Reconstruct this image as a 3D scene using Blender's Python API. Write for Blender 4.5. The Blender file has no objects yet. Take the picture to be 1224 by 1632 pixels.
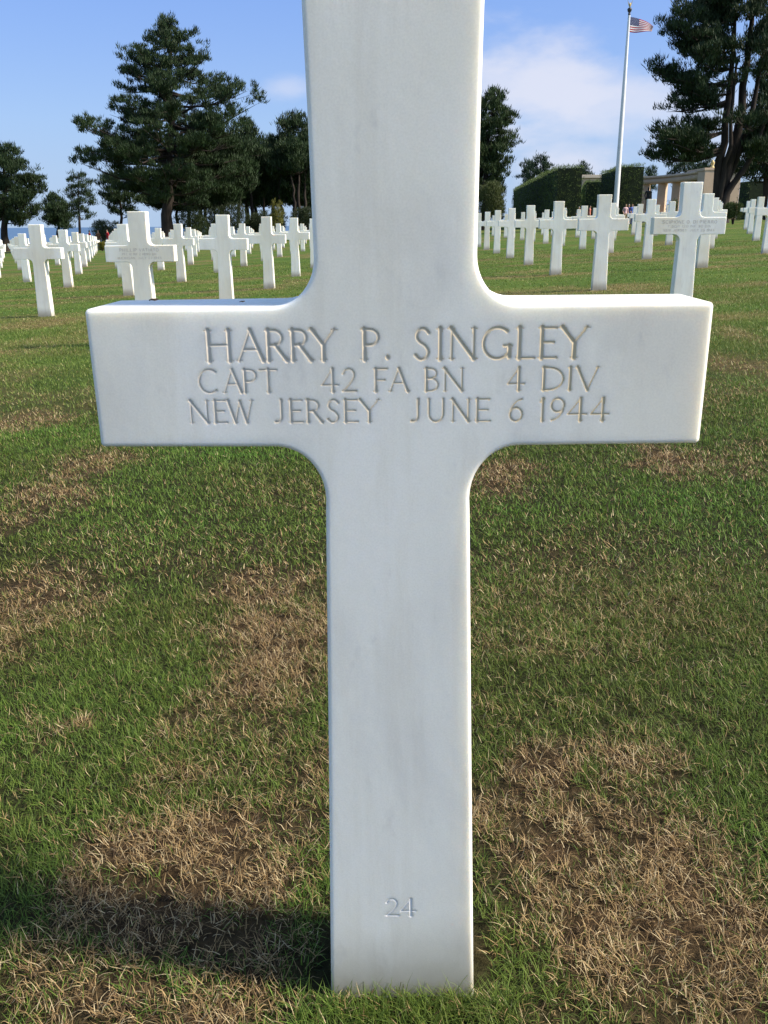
import bpy, bmesh, math, random
import numpy as np
from mathutils import Vector, Matrix, geometry

scene = bpy.context.scene
COL = scene.collection
rad = math.radians

# ------------------------------------------------------------------ camera
F, CX, CY = 1411.0, 612.0, 816.0            # measured on the 1224x1632 photograph
PITCH, ROLL, PSI = 0.31423, -0.00677, 0.03234
EYE = 0.901
X0, Y0 = 0.0182, 0.8474                     # foot of the large cross
GX, GY, GQ = 0.0427, 0.00092, -0.0000311    # slope of the lawn
COLS, ROWS = 2.291, 3.439                   # spacing of the crosses
cam_d = bpy.data.cameras.new('camera')
cam = bpy.data.objects.new('camera', cam_d)
COL.objects.link(cam)
cam_d.sensor_fit = 'VERTICAL'
cam_d.sensor_height = 24.0
cam_d.lens = F / 1632 * 24.0
cam_d.clip_start = 0.05
cam_d.clip_end = 60000
_c, _s = math.cos(ROLL), math.sin(ROLL)
_r = Vector((1, 0, 0)); _u = Vector((0, math.sin(PITCH), math.cos(PITCH))); _b = Vector((0, -math.cos(PITCH), math.sin(PITCH)))
_r2 = _c * _r + _s * _u; _u2 = _c * _u - _s * _r
cam.matrix_world = Matrix(((_r2.x, _u2.x, _b.x, 0), (_r2.y, _u2.y, _b.y, 0), (_r2.z, _u2.z, _b.z, EYE), (0, 0, 0, 1)))
scene.camera = cam

# ------------------------------------------------------------------ sun, sky, exposure
SUN_EL = rad(42)
SUN_AZ = rad(-12)                            # angle from +X towards +Y of the direction to the sun
sun_dir = Vector((math.cos(SUN_EL) * math.cos(SUN_AZ), math.cos(SUN_EL) * math.sin(SUN_AZ), math.sin(SUN_EL)))
sd = bpy.data.lights.new('sun', 'SUN')
sd.energy = 3.9
sd.angle = rad(7.0)                          # sun veiled by thin haze: the photo's shadow is soft
sd.color = (1.0, 0.90, 0.76)
so = bpy.data.objects.new('sun', sd)
COL.objects.link(so)
so.rotation_euler = sun_dir.to_track_quat('Z', 'Y').to_euler()
so.location = sun_dir * 50

world = bpy.data.worlds.new('World')
scene.world = world
world.use_nodes = True
wt = world.node_tree
wt.nodes.clear()
def N(t, typ, **kw):
    n = t.nodes.new(typ)
    for k, v in kw.items():
        if k == 'inp':
            for i, val in v.items():
                n.inputs[i].default_value = val
        else:
            setattr(n, k, v)
    return n
sky = N(wt, 'ShaderNodeTexSky', sky_type='NISHITA', sun_disc=False)
sky.sun_elevation = SUN_EL
sky.sun_rotation = math.pi / 2 - SUN_AZ
sky.altitude = 50
sky.air_density = 1.0
sky.dust_density = 1.0
sky.ozone_density = 1.6
bg = N(wt, 'ShaderNodeBackground', inp={1: 0.125})
wo = N(wt, 'ShaderNodeOutputWorld')
tc = N(wt, 'ShaderNodeTexCoord')
def dirpx(px, py):
    u, v = px - CX, py - CY
    c, s = math.cos(-ROLL), math.sin(-ROLL)
    u, v = c * u - s * v, s * u + c * v
    d = Vector((u / F, math.cos(PITCH) - v / F * math.sin(PITCH), -math.sin(PITCH) - v / F * math.cos(PITCH)))
    return d
# soft fair-weather clouds: a few round the whole sky, broken up by noise
cl = []
for px, py, r, w in ((865, 150, .13, .85), (800, 140, .09, .75), (950, 165, .11, .7), (915, 258, .07, .7), (700, 160, .10, .6), (452, 140, .035, .45), (1100, 205, .10, .45)):
    cl.append((dirpx(px, py).normalized(), r, w))
rng = random.Random(5)
for k in range(16):
    a = rng.uniform(rad(130), rad(410)); e = rng.uniform(.06, .35)
    cl.append((Vector((math.cos(a) * math.cos(e), math.sin(a) * math.cos(e), math.sin(e))), rng.uniform(.08, .2), rng.uniform(.3, .6)))
nz = N(wt, 'ShaderNodeTexNoise', inp={'Scale': 9.0, 'Detail': 6.0, 'Roughness': .55})
mp = N(wt, 'ShaderNodeMapping', inp={3: (1, 1, 2.2)})
wt.links.new(tc.outputs['Generated'], mp.inputs[0]); wt.links.new(mp.outputs[0], nz.inputs['Vector'])
nsub = N(wt, 'ShaderNodeMath', operation='MULTIPLY_ADD', inp={1: 2.4, 2: -1.2})
wt.links.new(nz.outputs[0], nsub.inputs[0])
acc = None
for c, r, w in cl:
    v = N(wt, 'ShaderNodeVectorMath', operation='SUBTRACT', inp={1: tuple(c)})
    wt.links.new(tc.outputs['Generated'], v.inputs[0])
    m = N(wt, 'ShaderNodeVectorMath', operation='MULTIPLY', inp={1: (1 / r, 1 / r, 2.2 / r)})
    wt.links.new(v.outputs[0], m.inputs[0])
    l = N(wt, 'ShaderNodeVectorMath', operation='LENGTH')
    wt.links.new(m.outputs[0], l.inputs[0])
    ad = N(wt, 'ShaderNodeMath', operation='SUBTRACT')
    wt.links.new(l.outputs['Value'], ad.inputs[0]); wt.links.new(nsub.outputs[0], ad.inputs[1])
    mr = N(wt, 'ShaderNodeMapRange', interpolation_type='SMOOTHSTEP', inp={1: 1.2, 2: .1, 3: 0, 4: w})
    wt.links.new(ad.outputs[0], mr.inputs[0])
    if acc is None:
        acc = mr.outputs[0]
    else:
        mx = N(wt, 'ShaderNodeMath', operation='MAXIMUM')
        wt.links.new(acc, mx.inputs[0]); wt.links.new(mr.outputs[0], mx.inputs[1]); acc = mx.outputs[0]
mixc = N(wt, 'ShaderNodeMix', data_type='RGBA')
mixc.inputs['B'].default_value = (3.5, 3.6, 4.15, 1)
wt.links.new(acc, mixc.inputs['Factor'])
# sea haze: a pale blue veil low round the whole horizon
sxz = N(wt, 'ShaderNodeSeparateXYZ'); wt.links.new(tc.outputs['Generated'], sxz.inputs[0])
hz = N(wt, 'ShaderNodeValToRGB')
for k, (p_, c_) in enumerate(((0., (.43, .60, .87)), (.1, (.30, .48, .87)), (.21, (.08, .215, .78)), (.5, (.10, .24, .80)))):
    if k > 1: hz.color_ramp.elements.new(p_)
    hz.color_ramp.elements[k].position = p_; hz.color_ramp.elements[k].color = (*c_, 1)
wt.links.new(sxz.outputs['Z'], hz.inputs[0])
hzs = N(wt, 'ShaderNodeVectorMath', operation='SCALE', inp={'Scale': 4.3}); wt.links.new(hz.outputs[0], hzs.inputs[0])
hf = N(wt, 'ShaderNodeMapRange', interpolation_type='SMOOTHSTEP', inp={1: 0., 2: .5, 3: .88, 4: 0.}); wt.links.new(sxz.outputs['Z'], hf.inputs[0])
mixh = N(wt, 'ShaderNodeMix', data_type='RGBA')
wt.links.new(hf.outputs[0], mixh.inputs['Factor']); wt.links.new(sky.outputs[0], mixh.inputs['A']); wt.links.new(hzs.outputs[0], mixh.inputs['B'])
wt.links.new(mixh.outputs['Result'], mixc.inputs['A'])
wt.links.new(mixc.outputs['Result'], bg.inputs[0])
wt.links.new(bg.outputs[0], wo.inputs[0])

scene.view_settings.view_transform = 'Standard'
scene.view_settings.look = 'None'
scene.view_settings.gamma = 1
scene.view_settings.use_curve_mapping = False
scene.view_settings.exposure = 0.85
scene.render.engine = 'CYCLES'
scene.cycles.max_bounces = 6
scene.cycles.transparent_max_bounces = 8

# ------------------------------------------------------------------ helpers
def at(px, py, d):
    """point seen at photo pixel (px, py), d metres ahead"""
    r = dirpx(px, py)
    t = d / r.y
    return Vector((r.x * t, d, EYE + r.z * t))

_tab = np.random.RandomState(3).rand(256, 256)
def vnoise(x, y, seed=0):
    x = np.asarray(x, float) + seed * 17.31; y = np.asarray(y, float) + seed * 9.17
    xi = np.floor(x).astype(int); yi = np.floor(y).astype(int)
    fx = x - xi; fy = y - yi
    fx = fx * fx * (3 - 2 * fx); fy = fy * fy * (3 - 2 * fy)
    a = _tab[xi & 255, yi & 255]; b = _tab[(xi + 1) & 255, yi & 255]
    c = _tab[xi & 255, (yi + 1) & 255]; d = _tab[(xi + 1) & 255, (yi + 1) & 255]
    return (a * (1 - fx) + b * fx) * (1 - fy) + (c * (1 - fx) + d * fx) * fy
def fbm(x, y, seed=0, o=3):
    s = 0; a = .5; t = 0
    for k in range(o):
        s = s + a * vnoise(np.asarray(x) * 2 ** k, np.asarray(y) * 2 ** k, seed + k); t += a; a *= .5
    return s / t
def sstep(a, b, x):
    t = np.clip((np.asarray(x, float) - a) / (b - a), 0, 1)
    return t * t * (3 - 2 * t)

def gz_smooth(x, y):
    x = np.asarray(x, float); y = np.asarray(y, float)
    dx = 45 * np.tanh((x - X0) / 45)
    dy = np.minimum(np.abs(y - Y0), 130)
    z = GX * dx + GY * np.clip(y - Y0, -60, 130) + GQ * dy ** 2
    return z
def coast(x):
    x = np.asarray(x, float)
    return 128 + 3 * np.sin(x * .13) + 330 * sstep(0, 60, x)
def gz(x, y):
    x = np.asarray(x, float); y = np.asarray(y, float)
    z = gz_smooth(x, y)
    z = z + (fbm(x * 1.6, y * 1.6, 4) - .5) * .018 + (fbm(x * 9, y * 9, 8) - .5) * .008
    z = z - 55 * sstep(0, 7, y - coast(x)) - 55 * sstep(0, 9, -70 - x)
    return z
def on_ground(px, py):
    r = dirpx(px, py)
    t = (GX * -X0 - GY * Y0 - EYE) / (r.z - GX * r.x - GY * r.y)
    return r.x * t, r.y * t

def link(o, parent=None):
    COL.objects.link(o)
    if parent is not None:
        o.parent = parent
    return o
def tag(o, label=None, cat=None, group=None, kind=None):
    if label: o['label'] = label
    if cat: o['category'] = cat
    if group: o['group'] = group
    if kind: o['kind'] = kind
    return o
def mesh_np(name, V, Fq, mats, smooth=False, col=None, attrs=None):
    """V (n,3), Fq list of (m,k) index arrays"""
    me = bpy.data.meshes.new(name)
    V = np.asarray(V, np.float32)
    loops = np.concatenate([f.ravel() for f in Fq]).astype(np.int32)
    sizes = np.concatenate([np.full(len(f), f.shape[1], np.int32) for f in Fq])
    starts = np.concatenate([[0], np.cumsum(sizes)[:-1]]).astype(np.int32)
    me.vertices.add(len(V)); me.vertices.foreach_set('co', V.ravel())
    me.loops.add(len(loops)); me.loops.foreach_set('vertex_index', loops)
    me.polygons.add(len(sizes)); me.polygons.foreach_set('loop_start', starts)
    me.update(calc_edges=True)
    if smooth:
        me.polygons.foreach_set('use_smooth', np.ones(len(sizes), bool))
    if col is not None:
        a = me.attributes.new('Col', 'FLOAT_COLOR', 'POINT')
        c4 = np.ones((len(V), 4), np.float32); c4[:, :3] = col
        a.data.foreach_set('color', c4.ravel())
    if attrs:
        for k, v in attrs.items():
            a = me.attributes.new(k, 'FLOAT', 'POINT'); a.data.foreach_set('value', np.asarray(v, np.float32))
    for m in (mats if isinstance(mats, (list, tuple)) else [mats]):
        me.materials.append(m)
    me.validate()
    return me
def obj(name, me, parent=None):
    return link(bpy.data.objects.new(name, me), parent)
def empty(name, loc, rz=0):
    o = bpy.data.objects.new(name, None)
    o.location = loc; o.rotation_euler = (0, 0, rz); o.empty_display_size = .2
    return link(o)
def bm_obj(name, bm, mats, parent=None, smooth=False):
    me = bpy.data.meshes.new(name)
    bm.normal_update(); bm.to_mesh(me); bm.free()
    for m in (mats if isinstance(mats, (list, tuple)) else [mats]):
        me.materials.append(m)
    if smooth:
        for p in me.polygons: p.use_smooth = True
    return obj(name, me, parent)
def bm_box(bm, c, s, bevel=0.0):
    r = bmesh.ops.create_cube(bm, size=1)
    for v in r['verts']:
        v.co = Vector((v.co.x * s[0] + c[0], v.co.y * s[1] + c[1], v.co.z * s[2] + c[2]))
    if bevel:
        es = list({e for v in r['verts'] for e in v.link_edges})
        bmesh.ops.bevel(bm, geom=es, offset=bevel, segments=2, affect='EDGES', profile=.5)
def tube(P, R, n=6):
    """vertices and quads of a tube along P (k,3) with radii R"""
    P = np.asarray(P, float); k = len(P); R = np.asarray(R, float)
    T = np.gradient(P, axis=0); T /= np.linalg.norm(T, axis=1)[:, None] + 1e-9
    ref = np.array([0, 0, 1.]) if abs(T[:, 2]).mean() < .8 else np.array([1., 0, 0])
    A = np.cross(T, ref); A /= np.linalg.norm(A, axis=1)[:, None] + 1e-9
    B = np.cross(T, A)
    an = np.arange(n) * 2 * math.pi / n
    V = P[:, None, :] + R[:, None, None] * (np.cos(an)[None, :, None] * A[:, None, :] + np.sin(an)[None, :, None] * B[:, None, :])
    i = np.arange(k - 1)[:, None] * n; j = np.arange(n)[None, :]; j2 = (j + 1) % n
    Q = np.stack([i + j, i + j2, i + n + j2, i + n + j], -1).reshape(-1, 4)
    return V.reshape(-1, 3), Q
class Geo:
    def __init__(s): s.V = []; s.F = {}; s.n = 0; s.C = []
    def add(s, V, Fc, col=None):
        V = np.asarray(V, float); Fc = np.asarray(Fc)
        s.V.append(V); s.F.setdefault(Fc.shape[1], []).append(Fc + s.n); s.n += len(V)
        if col is not None: s.C.append(np.broadcast_to(col, V.shape))
    def mesh(s, name, mats, smooth=False):
        return mesh_np(name, np.concatenate(s.V), [np.concatenate(f) for f in s.F.values()], mats, smooth, np.concatenate(s.C) if s.C else None)

# ------------------------------------------------------------------ materials
def mat(name):
    m = bpy.data.materials.new(name); m.use_nodes = True
    t = m.node_tree; t.nodes.clear()
    out = N(t, 'ShaderNodeOutputMaterial'); p = N(t, 'ShaderNodeBsdfPrincipled')
    t.links.new(p.outputs[0], out.inputs[0])
    return m, t, p, out
def ramp(t, stops):
    r = N(t, 'ShaderNodeValToRGB')
    e = r.color_ramp.elements
    while len(e) < len(stops): e.new(.5)
    for k, (p, c) in enumerate(stops):
        e[k].position = p; e[k].color = (*c, 1) if len(c) == 3 else c
    return r
def noisy(name, c1, c2, scale=4., rough=.8, bump=0., detail=5., spec=.3, stretch=(1, 1, 1), bscale=None):
    m, t, p, out = mat(name)
    tc = N(t, 'ShaderNodeTexCoord'); mp = N(t, 'ShaderNodeMapping', inp={3: stretch})
    n = N(t, 'ShaderNodeTexNoise', inp={'Scale': scale, 'Detail': detail, 'Roughness': .6})
    t.links.new(tc.outputs['Object'], mp.inputs[0]); t.links.new(mp.outputs[0], n.inputs['Vector'])
    r = ramp(t, [(.32, c1), (.68, c2)])
    t.links.new(n.outputs[0], r.inputs[0]); t.links.new(r.outputs[0], p.inputs['Base Color'])
    p.inputs['Roughness'].default_value = rough; p.inputs['Specular IOR Level'].default_value = spec
    if bump:
        n2 = N(t, 'ShaderNodeTexNoise', inp={'Scale': bscale or scale * 4, 'Detail': 4.})
        t.links.new(mp.outputs[0], n2.inputs['Vector'])
        b = N(t, 'ShaderNodeBump', inp={'Strength': .6, 'Distance': bump})
        t.links.new(n2.outputs[0], b.inputs['Height']); t.links.new(b.outputs[0], p.inputs['Normal'])
    return m

def marble(name, sss):
    m, t, p, out = mat(name)
    tc = N(t, 'ShaderNodeTexCoord'); oi = N(t, 'ShaderNodeObjectInfo')
    off = N(t, 'ShaderNodeVectorMath', operation='ADD')
    sc = N(t, 'ShaderNodeMath', operation='MULTIPLY', inp={1: 40.})
    t.links.new(oi.outputs['Random'], sc.inputs[0])
    t.links.new(tc.outputs['Object'], off.inputs[0]); t.links.new(sc.outputs[0], off.inputs[1])
    mp = N(t, 'ShaderNodeMapping', inp={3: (1, 1, .45)}); t.links.new(off.outputs[0], mp.inputs[0])
    n1 = N(t, 'ShaderNodeTexNoise', inp={'Scale': 7., 'Detail': 6., 'Roughness': .6, 'Distortion': .6})
    n2 = N(t, 'ShaderNodeTexNoise', inp={'Scale': 2.6, 'Detail': 3.})
    n3 = N(t, 'ShaderNodeTexNoise', inp={'Scale': 90., 'Detail': 3.})
    for n in (n1, n2): t.links.new(mp.outputs[0], n.inputs['Vector'])
    t.links.new(off.outputs[0], n3.inputs['Vector'])
    r1 = ramp(t, [(.34, (.80, .80, .745)), (.5, (.872, .872, .80)), (.66, (.89, .89, .83))])
    t.links.new(n1.outputs[0], r1.inputs[0])
    # yellowish weathering
    r2 = ramp(t, [(.44, (0, 0, 0)), (.68, (1, 1, 1))]); t.links.new(n2.outputs[0], r2.inputs[0])
    k = N(t, 'ShaderNodeMath', operation='MULTIPLY', inp={1: .5}); t.links.new(r2.outputs[0], k.inputs[0])
    mx = N(t, 'ShaderNodeMix', data_type='RGBA'); mx.inputs['B'].default_value = (.74, .67, .50, 1)
    t.links.new(k.outputs[0], mx.inputs['Factor']); t.links.new(r1.outputs[0], mx.inputs['A'])
    # water streaks running down
    mps = N(t, 'ShaderNodeMapping', inp={3: (1, 1, .09)}); t.links.new(off.outputs[0], mps.inputs[0])
    n6 = N(t, 'ShaderNodeTexNoise', inp={'Scale': 24., 'Detail': 5., 'Roughness': .65}); t.links.new(mps.outputs[0], n6.inputs['Vector'])
    r6 = ramp(t, [(.5, (0, 0, 0)), (.8, (.5, .5, .5))]); t.links.new(n6.outputs[0], r6.inputs[0])
    mx6 = N(t, 'ShaderNodeMix', data_type='RGBA'); mx6.inputs['B'].default_value = (.66, .63, .54, 1)
    t.links.new(r6.outputs[0], mx6.inputs['Factor']); t.links.new(mx.outputs['Result'], mx6.inputs['A'])
    # crystal grain
    n7 = N(t, 'ShaderNodeTexNoise', inp={'Scale': 520., 'Detail': 2.}); t.links.new(off.outputs[0], n7.inputs['Vector'])
    g7 = N(t, 'ShaderNodeMapRange', inp={1: .3, 2: .7, 3: .955, 4: 1.03}); t.links.new(n7.outputs[0], g7.inputs[0])
    mx = N(t, 'ShaderNodeMix', data_type='RGBA', blend_type='MULTIPLY'); mx.inputs['Factor'].default_value = 1.
    t.links.new(mx6.outputs['Result'], mx.inputs['A']); t.links.new(g7.outputs[0], mx.inputs['B'])
    # faint grey flecks
    n4 = N(t, 'ShaderNodeTexNoise', inp={'Scale': 21., 'Detail': 4., 'Roughness': .7}); t.links.new(mp.outputs[0], n4.inputs['Vector'])
    r4 = ramp(t, [(.61, (0, 0, 0)), (.78, (.38, .38, .38))]); t.links.new(n4.outputs[0], r4.inputs[0])
    mx2 = N(t, 'ShaderNodeMix', data_type='RGBA'); mx2.inputs['B'].default_value = (.5, .5, .49, 1)
    t.links.new(r4.outputs[0], mx2.inputs['Factor']); t.links.new(mx.outputs['Result'], mx2.inputs['A'])
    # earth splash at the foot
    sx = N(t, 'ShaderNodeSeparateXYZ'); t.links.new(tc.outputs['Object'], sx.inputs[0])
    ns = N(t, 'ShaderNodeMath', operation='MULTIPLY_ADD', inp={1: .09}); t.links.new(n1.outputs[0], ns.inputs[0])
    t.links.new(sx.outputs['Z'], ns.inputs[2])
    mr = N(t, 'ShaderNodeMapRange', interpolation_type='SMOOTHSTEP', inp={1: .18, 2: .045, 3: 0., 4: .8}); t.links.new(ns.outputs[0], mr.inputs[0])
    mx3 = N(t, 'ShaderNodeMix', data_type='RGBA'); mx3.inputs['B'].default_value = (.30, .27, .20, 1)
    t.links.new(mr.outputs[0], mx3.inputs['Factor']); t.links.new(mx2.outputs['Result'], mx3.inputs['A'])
    # tiny dark pits
    vo = N(t, 'ShaderNodeTexVoronoi', inp={'Scale': 13.}); t.links.new(off.outputs[0], vo.inputs['Vector'])
    sv = N(t, 'ShaderNodeSeparateColor'); t.links.new(vo.outputs['Color'], sv.inputs[0])
    sz = N(t, 'ShaderNodeMath', operation='MULTIPLY_ADD', inp={1: .034, 2: -.018}); t.links.new(sv.outputs[0], sz.inputs[0])
    lt = N(t, 'ShaderNodeMath', operation='LESS_THAN'); t.links.new(vo.outputs['Distance'], lt.inputs[0]); t.links.new(sz.outputs[0], lt.inputs[1])
    k5 = N(t, 'ShaderNodeMath', operation='MULTIPLY', inp={1: .6}); t.links.new(lt.outputs[0], k5.inputs[0])
    last = N(t, 'ShaderNodeMix', data_type='RGBA'); last.inputs['B'].default_value = (.12, .11, .10, 1)
    t.links.new(k5.outputs[0], last.inputs['Factor']); t.links.new(mx3.outputs['Result'], last.inputs['A'])
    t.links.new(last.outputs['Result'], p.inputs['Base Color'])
    p.inputs['Roughness'].default_value = .55
    p.inputs['Specular IOR Level'].default_value = .35
    if sss:
        p.inputs['Subsurface Weight'].default_value = 1.0
        p.inputs['Subsurface Radius'].default_value = (1.0, .92, .8)
        p.inputs['Subsurface Scale'].default_value = sss
    b = N(t, 'ShaderNodeBump', inp={'Strength': .25, 'Distance': .0006}); t.links.new(n3.outputs[0], b.inputs['Height'])
    t.links.new(b.outputs[0], p.inputs['Normal'])
    return m
M_MARBLE = marble('white_marble', .012)
def infill_mat(name, ca, cb):
    m, t, p, out = mat(name)
    tc = N(t, 'ShaderNodeTexCoord'); sx = N(t, 'ShaderNodeSeparateXYZ'); t.links.new(tc.outputs['Object'], sx.inputs[0])
    n = N(t, 'ShaderNodeTexNoise', inp={'Scale': 55., 'Detail': 4.}); t.links.new(tc.outputs['Object'], n.inputs['Vector'])
    ad = N(t, 'ShaderNodeMath', operation='MULTIPLY_ADD', inp={1: .22}); t.links.new(n.outputs[0], ad.inputs[0]); t.links.new(sx.outputs['X'], ad.inputs[2])
    sm = N(t, 'ShaderNodeMapRange', inp={1: -.1, 2: .32, 3: 0., 4: 1.}); t.links.new(ad.outputs[0], sm.inputs[0])
    sr = ramp(t, [(0., ca), (1., cb)]); t.links.new(sm.outputs[0], sr.inputs[0]); t.links.new(sr.outputs[0], p.inputs['Base Color'])
    p.inputs['Roughness'].default_value = .85; p.inputs['Specular IOR Level'].default_value = .2
    return m
M_INFILL = infill_mat('letter_stain', (.73, .665, .565), (.74, .60, .375))
M_INFILL24 = infill_mat('clean_cut', (.82, .81, .78), (.83, .82, .79))
M_LETTER = noisy('stained_lettering', (.50, .48, .45), (.58, .54, .48), 60)

def leafmat(name, rough=.6, trans=.25, spec=.25, gain=1.0):
    m, t, p, out = mat(name)
    a = N(t, 'ShaderNodeAttribute', attribute_name='Col')
    t.links.new(a.outputs['Color'], p.inputs['Base Color'])
    p.inputs['Roughness'].default_value = rough; p.inputs['Specular IOR Level'].default_value = spec
    tr = N(t, 'ShaderNodeBsdfTranslucent'); t.links.new(a.outputs['Color'], tr.inputs[0])
    ms = N(t, 'ShaderNodeMixShader', inp={0: trans})
    t.links.new(p.outputs[0], ms.inputs[1]); t.links.new(tr.outputs[0], ms.inputs[2]); t.links.new(ms.outputs[0], out.inputs[0])
    return m
M_BLADE = leafmat('grass_blade', .55, .3)
M_NEEDLE = leafmat('pine_needle', .6, .12, .2)
M_HEDGE = leafmat('hedge_leaf', .55, .2)
M_BARK = noisy('pine_bark', (.016, .012, .010), (.05, .038, .030), 3., .9, .03, stretch=(1, 1, .25))

# ------------------------------------------------------------------ ground
PATCH = []      # worn patches: centre and half-axes on the lawn, strength
for px, py, rx, ry, k in (
    (40, 668, 75, 20, .9), (140, 745, 70, 30, .8), (80, 790, 90, 28, .9), (10, 830, 60, 25, .7), (45, 945, 120, 60, .8), (15, 1010, 60, 50, .7),
    (430, 925, 100, 35, .9), (420, 1010, 105, 75, 1.), (400, 1090, 110, 60, .9), (300, 1140, 60, 30, .6), (470, 1050, 60, 150, .6),
    (300, 1340, 150, 60, .95), (450, 1310, 85, 90, .8), (400, 1390, 130, 60, .95), (230, 1430, 170, 70, .95), (120, 1520, 140, 90, .75), (470, 1240, 70, 60, .6), (380, 1490, 160, 70, .8), (280, 1590, 300, 80, .95), (120, 1610, 160, 70, .9), (380, 1220, 110, 50, .45),
    (800, 760, 65, 32, .9), (1075, 735, 65, 32, .9), (1190, 745, 60, 18, .5), (890, 885, 90, 22, .35), (1010, 960, 60, 40, .22), (840, 1265, 90, 110, .95), (800, 1350, 60, 90, .85), (900, 1420, 110, 110, .95), (1190, 1480, 90, 160, .85),
    (840, 1215, 100, 45, 1.), (980, 1225, 140, 45, .9), (1000, 1330, 180, 90, 1.), (850, 1330, 100, 80, .8), (1000, 1450, 220, 110, 1.), (1110, 1560, 170, 110, 1.), (930, 1570, 110, 90, .9),
    (1180, 580, 60, 24, .8), (1175, 530, 45, 16, .8), (1190, 470, 60, 8, .3), (70, 514, 70, 9, .9), (180, 520, 60, 9, .6), (1000, 455, 70, 5, .8), (830, 465, 80, 5, .6), (20, 600, 60, 14, .5),
    (640, 800, 140, 40, .4), (640, 1000, 120, 90, .5), (70, 1165, 42, 12, .9), (160, 640, 30, 10, .5)):
    cx, cy = on_ground(px, py); ax = abs(on_ground(px + rx, py)[0] - cx); ay = abs(on_ground(px, py - ry)[1] - on_ground(px, py + ry)[1]) / 2
    PATCH.append((cx, cy, ax, ay, k))
LUSH = []
for px, py, rx, ry, k in ((792, 1530, 50, 95, .95), (640, 1612, 150, 40, .9), (490, 1530, 45, 60, .7), (110, 1230, 150, 90, .8), (250, 1060, 60, 100, .6), (1180, 1230, 90, 130, .8), (880, 1120, 130, 40, .5), (300, 830, 200, 40, .5), (950, 800, 140, 30, .5), (20, 1450, 60, 90, .6), (930, 1245, 26, 22, .9)):
    cx, cy = on_ground(px, py); ax = abs(on_ground(px + rx, py)[0] - cx); ay = abs(on_ground(px, py - ry)[1] - on_ground(px, min(py + ry, 1700))[1]) / 2
    LUSH.append((cx, cy, ax, ay, k))
def dryness(x, y):
    x = np.asarray(x, float); y = np.asarray(y, float)
    wx = x + (fbm(x * 6, y * 6, 11) - .5) * .22 + (fbm(x * 25, y * 25, 12) - .5) * .05
    wy = y + (fbm(x * 6, y * 6, 15) - .5) * .22 + (fbm(x * 25, y * 25, 16) - .5) * .05
    d = np.zeros_like(x)
    for cx, cy, ax, ay, k in PATCH:
        q = np.sqrt(((wx - cx) / ax) ** 2 + ((wy - cy) / ay) ** 2)
        d = np.maximum(d, k * (1 - sstep(.35, 1.4, q)))
    for cx, cy, ax, ay, k in LUSH:
        q = np.sqrt(((wx - cx) / ax) ** 2 + ((wy - cy) / ay) ** 2)
        d = d * (1 - k * (1 - sstep(.5, 1.2, q)))
    far = sstep(3, 8, y)
    n = fbm(x * 1.1, y * 1.7, 21, 4)
    d = np.maximum(d, sstep(.52, .74, n) * (.28 + .27 * far))
    # trodden strips along each row of crosses
    rowd = np.abs(((y + x * math.tan(PSI) - Y0) / ROWS + .5) % 1 - .5) * ROWS
    d = np.maximum(d, far * .75 * (1 - sstep(.15, .55, rowd)) * sstep(.35, .6, fbm(x * .9, y * .9, 33)))
    return np.clip(d * (.35 + 1.2 * fbm(x * 16, y * 16, 40)), 0, 1)

def graded(a):
    out = [a[0][0]]
    for lo, hi, st in a:
        n = max(1, int(round((hi - lo) / st))); out += list(lo + (hi - lo) * (np.arange(n) + 1) / n)
    return np.array(out)
gx = graded([(-200, -72, 16), (-72, -60, 1.2), (-60, -12, 2), (-12, -3, .4), (-3, 3, .06), (3, 12, .4), (12, 60, 2), (60, 300, 20)])
gy = graded([(-60, -6, 6), (-6, .2, .6), (.2, 6, .06), (6, 20, .3), (20, 60, 1.2), (60, 120, 4), (120, 145, 1), (145, 480, 14)])
XX, YY = np.meshgrid(gx, gy)
ZZ = gz(XX, YY) - .004
nx = len(gx); i = np.arange(len(gy) - 1)[:, None] * nx; j = np.arange(nx - 1)[None, :]
Q = np.stack([i + j, i + j + 1, i + nx + j + 1, i + nx + j], -1).reshape(-1, 4)
M_GROUND, t, p, out = mat('lawn_ground')
ga = N(t, 'ShaderNodeAttribute', attribute_name='dry'); tc = N(t, 'ShaderNodeTexCoord')
gn = N(t, 'ShaderNodeTexNoise', inp={'Scale': .9, 'Detail': 8., 'Roughness': .62})
mp = N(t, 'ShaderNodeMapping', inp={3: (.5, 1.3, 1)}); t.links.new(tc.outputs['Object'], mp.inputs[0]); t.links.new(mp.outputs[0], gn.inputs['Vector'])
gr = ramp(t, [(.3, (.048, .090, .014)), (.5, (.074, .125, .020)), (.64, (.108, .150, .028)), (.8, (.17, .162, .052))]); t.links.new(gn.outputs[0], gr.inputs[0])
fn = N(t, 'ShaderNodeTexNoise', inp={'Scale': 45., 'Detail': 5., 'Roughness': .7}); t.links.new(tc.outputs['Object'], fn.inputs['Vector'])
dr = ramp(t, [(.3, (.10, .07, .03)), (.7, (.26, .19, .085))]); t.links.new(fn.outputs[0], dr.inputs[0])
mx = N(t, 'ShaderNodeMix', data_type='RGBA'); t.links.new(ga.outputs['Fac'], mx.inputs['Factor']); t.links.new(gr.outputs[0], mx.inputs['A']); t.links.new(dr.outputs[0], mx.inputs['B'])
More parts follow.
